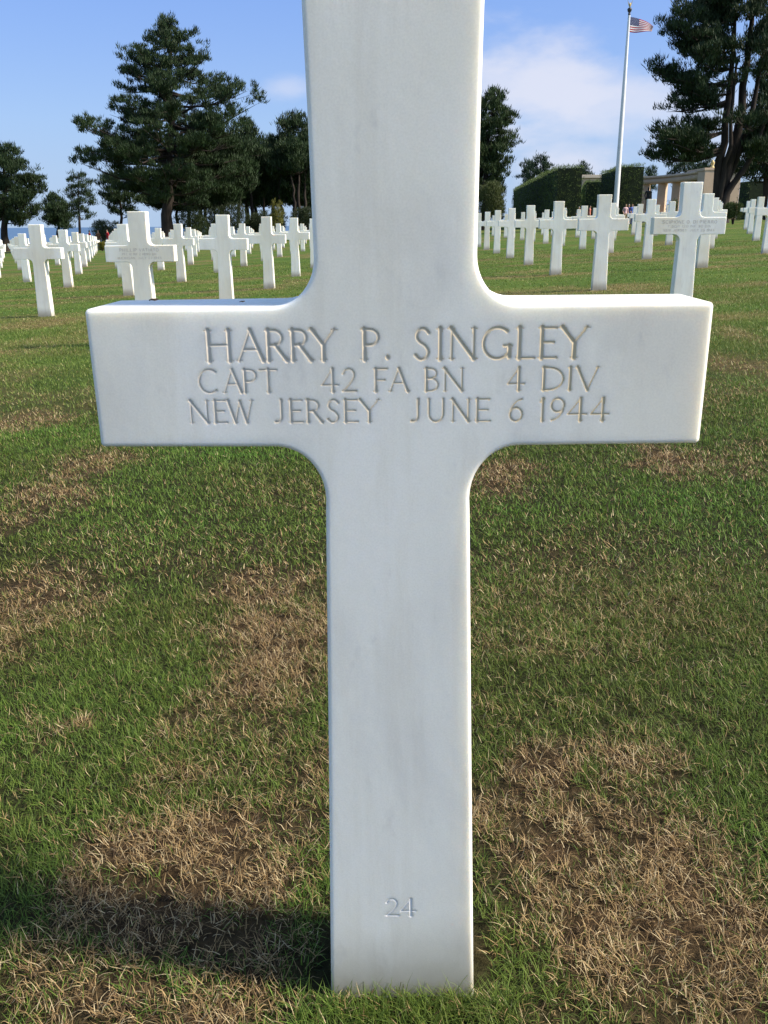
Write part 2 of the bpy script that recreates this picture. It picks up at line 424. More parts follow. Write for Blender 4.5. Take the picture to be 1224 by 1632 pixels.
# bare earth and thatch between the blades close by
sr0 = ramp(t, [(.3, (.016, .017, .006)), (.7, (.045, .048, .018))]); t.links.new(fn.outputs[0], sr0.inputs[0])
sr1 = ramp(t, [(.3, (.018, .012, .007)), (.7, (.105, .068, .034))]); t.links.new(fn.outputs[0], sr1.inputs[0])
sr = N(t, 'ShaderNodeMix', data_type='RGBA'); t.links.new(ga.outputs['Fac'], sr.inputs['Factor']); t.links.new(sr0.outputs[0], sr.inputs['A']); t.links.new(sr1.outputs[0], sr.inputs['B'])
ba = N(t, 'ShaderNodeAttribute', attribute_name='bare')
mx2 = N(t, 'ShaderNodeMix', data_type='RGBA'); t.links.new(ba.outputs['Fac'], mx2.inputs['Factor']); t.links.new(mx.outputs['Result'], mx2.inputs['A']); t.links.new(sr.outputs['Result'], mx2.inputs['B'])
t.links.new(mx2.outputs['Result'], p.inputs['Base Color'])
p.inputs['Roughness'].default_value = .95; p.inputs['Specular IOR Level'].default_value = .1
b = N(t, 'ShaderNodeBump', inp={'Strength': .8, 'Distance': .03}); t.links.new(fn.outputs[0], b.inputs['Height']); t.links.new(b.outputs[0], p.inputs['Normal'])
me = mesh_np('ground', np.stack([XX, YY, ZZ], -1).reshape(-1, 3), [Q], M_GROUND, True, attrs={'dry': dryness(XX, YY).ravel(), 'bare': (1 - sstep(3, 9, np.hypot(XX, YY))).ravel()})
ground = tag(obj('ground', me), 'mown green lawn with worn brown patches', 'lawn', kind='structure')

# sea beyond the cliff
M_SEA = noisy('sea_water', (.035, .085, .16), (.045, .10, .18), .02, .35, .4, bscale=.15, spec=.5)
me = mesh_np('sea', [(-30000, 100, -50), (30000, 100, -50), (30000, 45000, -50), (-30000, 45000, -50)], [np.array([[0, 1, 2, 3]])], M_SEA)
tag(obj('sea', me), 'calm blue sea below the cliff edge', 'sea', kind='structure')

# ------------------------------------------------------------------ crosses
TH = .105
def half_outline():
    """right half of the cross outline from the foot up to the top, (u, z)"""
    P = [(.0880, -.25), (.0875, 0.0), (.0790, .345), (.0726, .625)]
    def arc(cx, cz, rx, rz, a0, a1, n):
        return [(cx + rx * math.cos(rad(a0 + (a1 - a0) * k / n)), cz + rz * math.sin(rad(a0 + (a1 - a0) * k / n))) for k in range(n + 1)]
    P += arc(.0720 + .048, .6930 - .054, .048, .054, 180, 90, 10)
    P += [(.2945, .6940), (.2955, .8285)]
    P += arc(.0755 + .040, .829 + .044, .040, .044, 270, 180, 10)
    P += [(.0765, 1.0), (.0782, 1.10)]
    return P
def cross_mesh(name, bevel, seg, mats, panels=None):
    """panels: list of (box, depth grid) let into the front face"""
    R = half_outline(); L = [(-u, z) for u, z in reversed(R)]
    pts = R + L
    bm = bmesh.new()
    fv = [bm.verts.new((u, 0, z)) for u, z in pts]
    f = bm.faces.new(fv)
    ret = bmesh.ops.extrude_face_region(bm, geom=[f])
    nv = [g for g in ret['geom'] if isinstance(g, bmesh.types.BMVert)]
    for v in nv: v.co.y += TH
    bmesh.ops.recalc_face_normals(bm, faces=bm.faces[:])
    bm.normal_update()
    es = [e for e in bm.edges if len(e.link_faces) == 2 and e.calc_face_angle(0) > .6]
    bmesh.ops.bevel(bm, geom=es, offset=bevel, segments=seg, affect='EDGES', profile=.5, clamp_overlap=True)
    bm.normal_update()
    if panels:
        front = max((fc for fc in bm.faces if fc.normal.y < -.9), key=lambda q: q.calc_area())
        fvs = list(front.verts)
        polys = [[v.co.copy() for v in fvs]]
        allv = list(fvs)
        bm.faces.remove(front)
        for (u0, u1, z0, z1), dep in panels:
            nz_, nu = dep.shape
            U = np.linspace(u0, u1, nu); Zv = np.linspace(z0, z1, nz_)
            gv = [[bm.verts.new((U[q], dep[w, q], Zv[w])) for q in range(nu)] for w in range(nz_)]
            for w in range(nz_ - 1):
                for q in range(nu - 1):
                    bm.faces.new((gv[w][q], gv[w][q + 1], gv[w + 1][q + 1], gv[w + 1][q]))
            ring = [gv[w][0] for w in range(nz_)] + [gv[-1][q] for q in range(1, nu)] + [gv[w][-1] for w in range(nz_ - 2, -1, -1)] + [gv[0][q] for q in range(nu - 2, 0, -1)]
            polys.append([v.co.copy() for v in ring]); allv += ring
        co2 = []; ed = []
        for pl in polys:
            k0 = len(co2); co2 += [Vector((q.x, q.z)) for q in pl]
            ed += [(k0 + k, k0 + (k + 1) % len(pl)) for k in range(len(pl))]
        ov, oe, of, orig, _, _ = geometry.delaunay_2d_cdt(co2, ed, [], 1, 1e-7)
        vm = [allv[o_[0]] if o_ else None for o_ in orig]
        for tri in of:
            c = sum((ov[k] for k in tri), Vector((0, 0))) / len(tri)
            if any(u0 < c.x < u1 and z0 < c.y < z1 for (u0, u1, z0, z1), _d in panels): continue
            try: bm.faces.new([vm[k] for k in tri])
            except ValueError: pass
        bm.normal_update()
        for fc in bm.faces:
            if fc.normal.y > .2 and fc.calc_center_median().y < .006: fc.normal_flip()
    for fc in bm.faces: fc.smooth = True
    me = bpy.data.meshes.new(name + '_raw')
    bm.to_mesh(me); bm.free()
    tmp = bpy.data.objects.new('tmp', me); COL.objects.link(tmp)
    wn = tmp.modifiers.new('w', 'WEIGHTED_NORMAL'); wn.weight = 100; wn.keep_sharp = False
    dg = bpy.context.evaluated_depsgraph_get(); dg.update()
    out = bpy.data.meshes.new_from_object(tmp.evaluated_get(dg)); out.name = name
    bpy.data.objects.remove(tmp); bpy.data.meshes.remove(me)
    out.materials.clear(); out.materials.append(mats)
    return out

# incised roman capitals as strokes in a unit box: (points, weight) with weight 1 = thick, .55 = thin
def arcp(cx, cy, rx, ry, a0, a1, n=14):
    return [(cx + rx * math.cos(rad(a0 + (a1 - a0) * k / n)), cy + ry * math.sin(rad(a0 + (a1 - a0) * k / n))) for k in range(n + 1)]
def smooth(pts, n=6):
    out = []
    for k in range(len(pts) - 1):
        p0 = pts[max(k - 1, 0)]; p1 = pts[k]; p2 = pts[k + 1]; p3 = pts[min(k + 2, len(pts) - 1)]
        for q in range(n):
            t = q / n
            out.append(tuple(.5 * (2 * b + (c - a) * t + (2 * a - 5 * b + 4 * c - d) * t * t + (3 * b - a - 3 * c + d) * t ** 3) for a, b, c, d in zip(p0, p1, p2, p3)))
    return out + [pts[-1]]
th = .68
G = {
 'A': [([(.05, 0), (.5, 1)], th), ([(.5, 1), (.95, 0)], 1), ([(.23, .37), (.77, .37)], th)],
 'B': [([(.14, 0), (.14, 1)], 1), ([(.1, .98)] + arcp(.45, .77, .38, .21, 90, -90) + [(.14, .56)], .8), ([(.14, .55)] + arcp(.45, .285, .47, .265, 90, -90) + [(.1, .02)], .8)],
 'C': [(arcp(.56, .5, .53, .5, 52, 308, 24), .85)],
 'D': [([(.12, 0), (.12, 1)], 1), ([(.08, .98)] + arcp(.35, .5, .61, .48, 90, -90, 20) + [(.08, .02)], .85)],
 'E': [([(.15, 0), (.15, 1)], 1), ([(.08, .98), (.9, .98)], th), ([(.15, .52), (.78, .52)], th), ([(.08, .02), (.95, .02)], th)],
 'F': [([(.18, 0), (.18, 1)], 1), ([(.08, .98), (.95, .98)], th), ([(.18, .5), (.8, .5)], th)],
 'G': [(arcp(.52, .5, .5, .5, 50, 320, 26), .85), ([(.92, .06), (.92, .42)], 1), ([(.74, .42), (1., .42)], th)],
 'H': [([(.12, 0), (.12, 1)], 1), ([(.88, 0), (.88, 1)], 1), ([(.12, .52), (.88, .52)], th)],
 'I': [([(.5, 0), (.5, 1)], 1)],
 'J': [([(.75, 1), (.75, .3)] + arcp(.42, .25, .33, .23, 0, -110, 8), .95)],
 'K': [([(.13, 0), (.13, 1)], 1), ([(.9, 1), (.15, .45)], th), ([(.35, .58), (.95, 0)], 1)],
 'L': [([(.15, 0), (.15, 1)], 1), ([(.08, .02), (.96, .02)], .65)],
 'M': [([(.12, 0), (.16, 1)], th), ([(.16, 1), (.5, .1)], 1), ([(.5, .1), (.84, 1)], th), ([(.84, 1), (.88, 0)], 1)],
 'N': [([(.1, 0), (.1, 1)], .7), ([(.06, 1), (.9, 0)], 1), ([(.9, 0), (.9, 1)], .7)],
 'O': [(arcp(.5, .5, .48, .5, 0, 360, 28), .85)],
 'P': [([(.16, 0), (.16, 1)], 1), ([(.08, .98)] + arcp(.5, .73, .42, .25, 90, -90) + [(.16, .48)], .8)],
 'R': [([(.14, 0), (.14, 1)], 1), ([(.08, .98)] + arcp(.42, .74, .36, .24, 90, -90) + [(.14, .5)], .8), ([(.45, .5), (.97, 0)], 1)],
 'S': [(smooth([(.88, .86), (.62, .99), (.3, .95), (.14, .75), (.32, .57), (.66, .45), (.87, .25), (.7, .04), (.36, .0), (.08, .14)]), .85)],
 'T': [([(.5, 0), (.5, 1)], 1), ([(.03, .97), (.97, .97)], th)],
 'U': [([(.12, 1), (.12, .35)] + arcp(.5, .35, .38, .35, 180, 360, 14) + [(.88, 1)], .85)],
 'V': [([(.05, 1), (.52, 0)], 1), ([(.52, 0), (.95, 1)], th)],
 'W': [([(.03, 1), (.3, 0)], 1), ([(.3, 0), (.5, .95)], th), ([(.5, .95), (.74, 0)], 1), ([(.74, 0), (.97, 1)], th)],
 'Y': [([(.04, 1), (.5, .5)], 1), ([(.96, 1), (.5, .5)], .7), ([(.5, .5), (.5, 0)], 1)],
 '0': [(arcp(.5, .5, .44, .5, 0, 360, 26), .85)],
 '1': [([(.55, 0), (.55, 1)], 1), ([(.55, 1), (.2, .84)], th)],
 '2': [(smooth([(.1, .78), (.3, .97), (.65, .97), (.84, .75), (.66, .45), (.1, .03)]), .8), ([(.06, .03), (.96, .03)], .8)],
 '3': [(smooth([(.12, .86), (.45, 1), (.8, .82), (.62, .56), (.4, .53)]), .8), (smooth([(.4, .53), (.8, .44), (.86, .2), (.55, 0), (.1, .1)]), .85)],
 '4': [([(.66, 0), (.66, 1)], 1), ([(.66, 1), (.04, .3)], th), ([(.04, .3), (.98, .3)], .7)],
 '5': [([(.82, .97), (.28, .97)], .7), ([(.28, .97), (.2, .56)], th), (smooth([(.2, .56), (.55, .62), (.86, .38), (.72, .07), (.4, 0), (.1, .1)]), .85)],
 '6': [(smooth([(.86, .97), (.5, .86), (.2, .6), (.1, .3)]), .75), (arcp(.5, .3, .41, .3, 0, 360, 22), .85)],
 '7': [([(.06, .97), (.94, .97)], .7), ([(.94, .97), (.35, 0)], .9)],
 '9': [(smooth([(.14, .03), (.5, .14), (.8, .4), (.9, .7)]), .75), (arcp(.5, .7, .41, .3, 0, 360, 22), .85)],
 '.': [([(.5, .06), (.5, .09)], 1.15)],
}
# lettering of the large cross, measured on the photograph: (letter, x left, x right), y top/bottom at two places of each line
TILT = rad(.42)
nrm = Vector((math.sin(PSI), math.cos(PSI), 0)); exv = Vector((math.cos(PSI), -math.sin(PSI), 0))
def cross_uv(px, py):
    d = dirpx(px, py); o = Vector((X0, Y0, 0)); C = Vector((0, 0, EYE))
    t = nrm.dot(o - C) / nrm.dot(d); P = C + d * t - o
    u, z = P.dot(exv), P.z
    return u * math.cos(TILT) + z * math.sin(TILT), -u * math.sin(TILT) + z * math.cos(TILT)
L1 = [('H', 325, 368), ('A', 376, 419), ('R', 421, 456), ('R', 460, 495), ('Y', 494, 534), ('P', 575, 605), ('.', 612, 622), ('S', 660, 686), ('I', 696, 707), ('N', 716, 760), ('G', 770, 816), ('L', 824, 854), ('E', 860, 890), ('Y', 895, 938)]
L2 = [('C', 315, 346), ('A', 354, 384), ('P', 385, 409), ('T', 412, 441), ('4', 511, 539), ('2', 544, 568), ('F', 594, 618), ('A', 620, 651), ('B', 676, 700), ('N', 706, 740), ('4', 809, 837), ('D', 863, 900), ('I', 904, 915), ('V', 919, 955)]
L3 = [('N', 300, 332), ('E', 338, 361), ('W', 361, 402), ('J', 431, 453), ('E', 459, 483), ('R', 486, 513), ('S', 520, 541), ('E', 546, 571), ('Y', 572, 604), ('J', 649, 672), ('U', 680, 710), ('N', 719, 750), ('E', 757, 783), ('6', 811, 835), ('1', 859, 871), ('9', 877, 902), ('4', 905, 937), ('4', 942, 972)]
L4 = [('2', 614, 636), ('4', 638, 663)]
def line_y(x, xa, ya, xb, yb):
    return ya + (yb - ya) * (x - xa) / (xb - xa)
SEGS = []       # (u0, z0, u1, z1, w0, w1)
SEGS24 = []
for L, (xa, ta, ba_), (xb, tb, bb), store in [(L1, (330, 527, 576.5), (900, 521.5, 571), SEGS), (L2, (330, 589.5, 626.5), (900, 585.5, 622), SEGS), (L3, (330, 638.5, 674.5), (900, 635, 671), SEGS), (L4, (600, 1433, 1460), (660, 1433, 1460), SEGS24)]:
    for ch, xl, xr in L:
        xm = (xl + xr) / 2
        yt = line_y(xm, xa, ta, xb, tb); yb_ = line_y(xm, xa, ba_, xb, bb)
        (ul, zt), (ur, _), (_, zb) = cross_uv(xl, yt), cross_uv(xr, yt), cross_uv(xm, yb_)
        h = zt - zb; W = h * .165
        for pts, wt_ in G[ch]:
            P = [(ul + (ur - ul) * a, zb + h * b) for a, b in pts]
            # resample, flare the ends
            D = [0]
            for k in range(len(P) - 1): D.append(D[-1] + math.dist(P[k], P[k + 1]))
            T = D[-1]; n = max(4, int(T / .0022)); closed = math.dist(P[0], P[-1]) < 1e-6
            S = [T * k / n for k in range(n + 1)]
            X = np.interp(S, D, [q[0] for q in P]); Z = np.interp(S, D, [q[1] for q in P])
            wv = [W * wt_ * (1 + (0 if closed or ch == '.' else .22 * math.exp(-min(s, T - s) / (h * .09)))) for s in S]
            if len(pts) == 2 and abs(pts[0][1] - pts[1][1]) > .45 and ch != '.':      # small serifs
                for (a, b) in pts:
                    if b in (0, 1) and not (ch in 'ANMWV41' and (abs(a - .5) < .1 or ch in 'NM4' and b == 1 and ch == '4' or ch == '1' and b == 1)):
                        u_ = ul + (ur - ul) * a; z_ = zb + h * b + (.02 * h if b == 0 else -.02 * h); e_ = W * (.66 if wt_ > .8 else .56)
                        store.append((u_ - e_, z_, u_ + e_, z_, W * .5, W * .5))
            for k in range(n):
                store.append((X[k], Z[k], X[k + 1], Z[k + 1], wv[k], wv[k + 1]))
def cut_panel(box, segs, step, depth):
    u0, u1, z0, z1 = box
    nu = int((u1 - u0) / step) + 1; nz_ = int((z1 - z0) / step) + 1
    V = np.zeros((nz_, nu)); UU, ZZ_ = np.meshgrid(np.linspace(u0, u1, nu), np.linspace(z0, z1, nz_))
    for a, b, c, d, w0, w1 in segs:
        m = max(w0, w1)
        i0 = max(0, int((min(a, c) - m - u0) / step)); i1 = min(nu, int((max(a, c) + m - u0) / step) + 3)
        j0 = max(0, int((min(b, d) - m - z0) / step)); j1 = min(nz_, int((max(b, d) + m - z0) / step) + 3)
        if i0 >= i1 or j0 >= j1: continue
        uu = UU[j0:j1, i0:i1]; zz = ZZ_[j0:j1, i0:i1]
        L2_ = (c - a) ** 2 + (d - b) ** 2 + 1e-12
        tt = np.clip(((uu - a) * (c - a) + (zz - b) * (d - b)) / L2_, 0, 1)
        dist = np.hypot(uu - a - tt * (c - a), zz - b - tt * (d - b))
        hw = .5 * (w0 + tt * (w1 - w0))
        V[j0:j1, i0:i1] = np.maximum(V[j0:j1, i0:i1], hw - dist)
    dep = np.clip(V * .46, 0, depth)
    dep[0] = dep[-1] = 0; dep[:, 0] = dep[:, -1] = 0
    return UU, ZZ_, V, dep
def infill(name, UU, ZZ_, V, dep, m, parent, lift=.00012, lim=.0002):
    """thin coloured skin lying in the cut letters"""
    nz_, nu = V.shape
    i = np.arange(nz_ - 1)[:, None] * nu; j = np.arange(nu - 1)[None, :]
    Q = np.stack([i + j, i + j + 1, i + nu + j + 1, i + nu + j], -1).reshape(-1, 4)
    Q = Q[(V.ravel()[Q] > lim).all(1)]
    used = np.unique(Q); new = np.full(nz_ * nu, -1); new[used] = np.arange(len(used))
    co = np.stack([UU, dep - lift, ZZ_], -1).reshape(-1, 3)[used]
    return obj(name, mesh_np(name, co, [new[Q]], m, True), parent)

BOX1 = (-.222, .222, .708, .816); BOX2 = (-.028, .032, .118, .160)
big = empty('grave_cross', (X0, Y0, 0))
big.rotation_euler = (Matrix.Rotation(-PSI, 3, 'Z') @ Matrix.Rotation(-TILT, 3, 'Y')).to_euler()
tag(big, 'large white marble cross engraved with three lines and plot number 24', 'headstone')
cut1 = cut_panel(BOX1, SEGS, .0007, .0034); cut2 = cut_panel(BOX2, SEGS24, .0007, .0022)
obj('cross', cross_mesh('cross', .0045, 4, M_MARBLE, [(BOX1, cut1[3]), (BOX2, cut2[3])]), big)
infill('inscription', *cut1, M_INFILL, big)['label'] = 'three engraved lines in tan-stained capitals'
infill('plot_number', *cut2, M_INFILL24, big)['label'] = 'number 24 engraved near the foot'

# the other crosses, on their grid
me_cross = cross_mesh('cross_plain', .004, 2, M_MARBLE)
ORD = ['', 'first', 'second', 'third', 'fourth', 'fifth', 'sixth', 'seventh', 'eighth', 'ninth', 'tenth']
rng = random.Random(11)
def node(r, c):
    lx, ly = c * COLS, r * ROWS
    return X0 + lx * math.cos(PSI) + ly * math.sin(PSI), Y0 - lx * math.sin(PSI) + ly * math.cos(PSI)
def flat_text(name, lines, parent):
    g = Geo()
    for txt, zc, h, w in lines:
        adv = [0.35 if ch == ' ' else .34 if ch in 'I.1' else 1.0 if ch in 'MWG' else .74 for ch in txt]
        sc = w / sum(adv); u = -w / 2
        for ch, a in zip(txt, adv):
            if ch != ' ':
                gw = sc * a * .78; W = h * .13
                for pts, k in G[ch]:
                    for (a0, b0), (a1, b1) in zip(pts[:-1], pts[1:]):
                        A = np.array([u + gw * a0, zc + h * (b0 - .5)]); B = np.array([u + gw * a1, zc + h * (b1 - .5)])
                        d = B - A; L = np.hypot(*d) + 1e-9; nn = np.array([-d[1], d[0]]) / L * W * k * .5; e = d / L * W * .2
                        P = [A - e - nn, B + e - nn, B + e + nn, A - e + nn]
                        g.add([(q[0], -.0006, q[1]) for q in P], [[0, 1, 2, 3]])
            u += sc * a
    return obj(name, g.mesh(name, M_LETTER), parent)
TEXTS = {(2, -1): [('PHILLIP VATIATO', .792, .024, .34), ('PFC 41 INF 2 ARMD DIV', .758, .018, .30), ('MICHIGAN  JULY 27 1944', .727, .018, .38)],
         (2, 1): [('SCIPIONE O. DI PIERRO', .792, .024, .45), ('T SGT 120 INF 30 DIV', .758, .018, .36), ('NEW JERSEY  JULY 25 1944', .727, .018, .42)]}
n_cross = 0
for r in range(1, 24):
    for c in range(-18, 12):
        x, y = node(r, c)
        if c > 0 and (r > 15 or (r > 12 and c > 3)): continue
        if c > -2 and r > 19: continue
        if c <= -9 and r > 21: continue
        px = CX + 1481 * x / y
        m = 1481 * .3 / y
        if px < -m - 6 or px > 1224 + m + 6: continue
        o = bpy.data.objects.new('grave_cross', me_cross)
        link(o)
        o.location = (x, y, float(gz_smooth(x, y)))
        near = 1 if r > 3 else .5
        o.rotation_euler = (rad(rng.gauss(0, .25)), rad(rng.gauss(0, .3)) * near, -PSI + rad(rng.gauss(0, .8)) * near)
        side = 'toward the sea' if c < 0 else 'toward the flagpole'
        far = r > 8 or abs(c) > 6
        if far:
            lab = 'small white marble cross in the distant rows ' + ('before the pine wood' if c <= 0 else 'before the tall hedges')
        elif c == 0:
            lab = 'white marble cross in the %s row straight behind the large engraved cross' % ORD[r]
        else:
            lab = 'white marble cross, %s row behind the large engraved cross, %s column %s' % (ORD[r], ORD[abs(c)], side)
        if (r, c) in TEXTS: lab = {(2, -1): 'white marble cross with grey engraved lines, second row behind large cross, toward the sea', (2, 1): 'white marble cross with faint engraved lines, second row behind large cross, toward the flagpole'}[(r, c)]
        tag(o, lab, 'headstone', ('distant crosses before the pine wood' if c <= 0 else 'distant crosses before the hedges') if far else 'rows of crosses behind the large cross')
        if (r, c) in TEXTS:
            flat_text('inscription', TEXTS[(r, c)], o)
        n_cross += 1
print('crosses', n_cross)

# scraps lying on the left arm
M_SCRAP = noisy('dead_leaf', (.03, .022, .016), (.07, .05, .03), 40)
for k, (px, py, s) in enumerate(((245, 481.5, .75), (386, 483.5, .42))):
    u, z = cross_uv(px, py)
    r = dirpx(px, py); C = Vector((0, 0, EYE))
    zz = .829 + .0005
    P = C + r * ((zz - EYE + .0022) / r.z)
    bm = bmesh.new()
    ps = [(-.006, 0, 0), (-.002, .0025, .0015), (.003, .002, .0005), (.0065, .0005, .0016), (.002, -.002, .0003), (-.003, -.0018, .0012)]
    vs = [bm.verts.new(Vector(q) * s) for q in ps]
    bm.faces.new(vs); ret = bmesh.ops.extrude_face_region(bm, geom=bm.faces[:])
    for g in ret['geom']:
        if isinstance(g, bmesh.types.BMVert): g.co.z += .0016 * s
    o = bm_obj('leaf_scrap', bm, M_SCRAP); o.location = P + Vector((0, 0, .001))
    tag(o, ['dark dead leaf scrap lying on the arm of the large cross', 'tiny dark crumb lying on the arm of the large cross'][k], 'leaf scrap')

# ------------------------------------------------------------------ grass blades
R = np.random.RandomState(7)
def zone(y0, y1, dens, length, width, levels, name, label, xk=.45, xm=.7, lie=1.0, fade=.0, foot=0, inner=None):
    ymax = y1 + fade
    xw = xk * ymax + xm
    n = int(dens * (ymax - y0 + fade) * 2 * xw)
    x = R.uniform(-xw, xw, n); y = R.uniform(y0 - fade, ymax, n)
    keep = np.abs(x) < xk * y + xm
    if inner is not None: keep &= np.abs(x) > xk * y + inner - .08 * R.rand(n)
    if fade:
        pr = np.minimum(sstep(y0 - fade, y0 + fade, y), 1 - sstep(y1 - fade, y1 + fade, y))
        keep &= R.rand(n) < pr
    if foot:        # extra unmown grass hugging the foot of the cross
        fu = R.uniform(-.13, .13, foot); fn_ = -np.abs(R.normal(.012, .022, foot)) - .004
        x = np.concatenate([x[keep], X0 + fu * math.cos(PSI) + fn_ * math.sin(PSI)]); y = np.concatenate([y[keep], Y0 - fu * math.sin(PSI) + fn_ * math.cos(PSI)])
        keep = np.ones(len(x), bool)
    # not inside the marble, nor in the narrow gap beside it
    dx, dy = x - X0, y - Y0
    lu = dx * math.cos(PSI) - dy * math.sin(PSI); ln = dx * math.sin(PSI) + dy * math.cos(PSI)
    keep &= ~((np.abs(lu) < .0875 + .016 + .012 * fbm(y * 40, x * 40, 2)) & (ln > -.006) & (ln < TH + .012))
    x, y, lu, ln = x[keep], y[keep], lu[keep], ln[keep]
    d = dryness(x, y)
    clump = fbm(x * 22, y * 22, 50)
    clump2 = fbm(x * 60, y * 60, 52, 2)
    # thin out: hollows in the worn thatch
    hol = sstep(.38, .50, clump * .6 + clump2 * .4)
    keep = R.rand(len(x)) < np.where(d > .35, .18 + .82 * hol, .5 + .5 * hol)
    x, y, d, clump, lu, ln = x[keep], y[keep], d[keep], clump[keep], lu[keep], ln[keep]
    n = len(x)
    straw = R.rand(n) < np.clip(.07 + .9 * d, 0, .97)
    az = R.uniform(0, 2 * math.pi, n)
    L = length * R.uniform(.45, 1.15, n) * (.7 + .6 * clump) * np.where(straw, .95, 1.)
    tall = (np.abs(lu) < .13) & (ln > -.07) & (ln < 0)
    L = np.where(tall & ~straw, L * R.uniform(1.1, 2.1, n), L)
    W = width * R.uniform(.6, 1.3, n)
    lean = np.where(straw, R.uniform(.5, 1.45, n), np.abs(R.normal(.7, .42, n))) * lie
    bend = np.where(straw, R.normal(.5, .9, n), np.abs(R.normal(.6, .35, n)))
    hx, hy = np.cos(az), np.sin(az)
    tw = R.uniform(-.7, .7, n); sx, sy = -np.sin(az + tw), np.cos(az + tw)
    z = gz(x, y) - .003 + np.where(straw, R.uniform(0, .008, n), 0)
    K = levels
    px_, py_, pz_ = x.copy(), y.copy(), z.copy()
    V = np.zeros((n, 2 * K + 1, 3), np.float32)
    for k in range(K + 1):
        f = k / K
        w = W * .5 * (1 - f ** 1.6) if k < K else 0
        if k < K:
            V[:, 2 * k] = np.stack([px_ - sx * w, py_ - sy * w, pz_], -1); V[:, 2 * k + 1] = np.stack([px_ + sx * w, py_ + sy * w, pz_], -1)
        else:
            V[:, 2 * K] = np.stack([px_, py_, pz_], -1)
        a = np.minimum(lean + bend * f, 1.75)
        st = L / K
        px_ = px_ + hx * np.sin(a) * st; py_ = py_ + hy * np.sin(a) * st
        pz_ = np.maximum(pz_ + np.cos(a) * st, z + .002 + .006 * R.rand(n) * (a > 1.2))
    m = 2 * K + 1
    base = np.arange(n)[:, None] * m
    quads = [base + np.array([[2 * k, 2 * k + 1, 2 * k + 3, 2 * k + 2]]) for k in range(K - 1)]
    tris = base + np.array([[2 * K - 2, 2 * K - 1, 2 * K]])
    Fq = [np.concatenate(quads)] if quads else []
    Fq.append(tris)
    u = R.rand(n, 1); v = R.rand(n, 1)
    big_n = fbm(x * 2.2, y * 2.2, 70)[:, None]
    green = (1 - u) * np.array([.036, .068, .011]) + u * np.array([.150, .215, .044])
    green = green * (.7 + .6 * big_n) * (1 + (big_n - .5) * np.array([-.5, .1, -.3])) + sstep(.5, .9, R.rand(n, 1)) * np.array([.035, .03, .004])
    strawc = (1 - u) * np.array([.46, .325, .15]) + u * np.array([.20, .125, .055])
    strawc = np.where(v < .18, np.array([.55, .44, .25]), strawc)
    strawc = np.where(v > .76, np.array([.11, .068, .034]), strawc * 1.15) * (.8 + .4 * R.rand(n, 1))
    green = green * np.array([1.22, 1.33, 1.12])
    col = np.where(straw[:, None], strawc, green)
    if width > .004: col = col.mean(0) * .45 + col * .55       # far blades are tufts: less contrast
    C = np.repeat(col[:, None, :], m, 1)
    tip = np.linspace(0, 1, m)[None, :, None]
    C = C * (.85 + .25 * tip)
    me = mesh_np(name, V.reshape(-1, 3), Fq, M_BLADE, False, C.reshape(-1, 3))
    return tag(obj(name, me), label, 'grass', kind='stuff')
zone(.45, 2.1, 76000, .0245, .00118, 3, 'grass', 'short green and straw-coloured grass around the large cross', xm=.42, fade=.25, foot=1500)
zone(.3, 2.1, 10000, .031, .0026, 2, 'grass', 'mown grass farther out on both sides of the large cross', xm=1.3, fade=.25, inner=.42)
zone(2.1, 4.6, 21000, .0245, .0023, 2, 'grass', 'mown grass with dry patches just behind the large cross', xm=.5, fade=.4)
zone(4.6, 11, 3600, .027, .0060, 1, 'grass', 'mown grass between the first rows of crosses', xm=.8, fade=1.2, lie=.9)
zone(11, 26, 430, .022, .016, 1, 'grass', 'mown grass between the middle rows of crosses', xm=1.5, fade=2.5, lie=.9)

# ------------------------------------------------------------------ pines
def tufts(g, P, out_dir, rg, size, K, base_col, flat=.0):
    """needle bundles: K dagger triangles per tuft"""
    n = len(P); K = int(K * 1.3)
    if n == 0: return
    D = rg.normal(0, 1, (n, K, 3)); D /= np.linalg.norm(D, axis=2)[..., None]
    D = D * .7 + out_dir[:, None, :] * .5 + np.array([0, 0, .75])
    D /= np.linalg.norm(D, axis=2)[..., None]
    B = P[:, None, :] + rg.normal(0, size * .3, (n, K, 3)) * np.array([1, 1, .7])
    L = size * rg.uniform(.6, 1.2, (n, K, 1)); w = size * .085
    S = np.cross(D, rg.normal(0, 1, (n, K, 3))); S /= np.linalg.norm(S, axis=2)[..., None] + 1e-9
    T = B + D * L
    V = np.stack([B + D * L * .12 + S * w, T, B + D * L * .3 - S * w], 2).reshape(-1, 3)
    Fq = (np.arange(n * K)[:, None] * 3 + np.array([[0, 1, 2]]))
    c = base_col * (.65 + .7 * rg.rand(n, 1, 1, 1)) * (.85 + .3 * rg.rand(n, K, 1, 1))
    c = np.broadcast_to(c * np.array([1 + .0, 1, 1]), (n, K, 3, 3)).reshape(-1, 3)
    g.add(V, Fq, c)
def limb_curve(a, b, rg, sag=.08, n=6):
    a = np.array(a); b = np.array(b); L = np.linalg.norm(b - a)
    t = np.linspace(0, 1, n)[:, None]
    P = a + (b - a) * t + np.array([0, 0, 1.]) * (-sag * L * np.sin(t * math.pi)) + rg.normal(0, .025 * L, (n, 3)) * np.sin(t * math.pi)
    return P
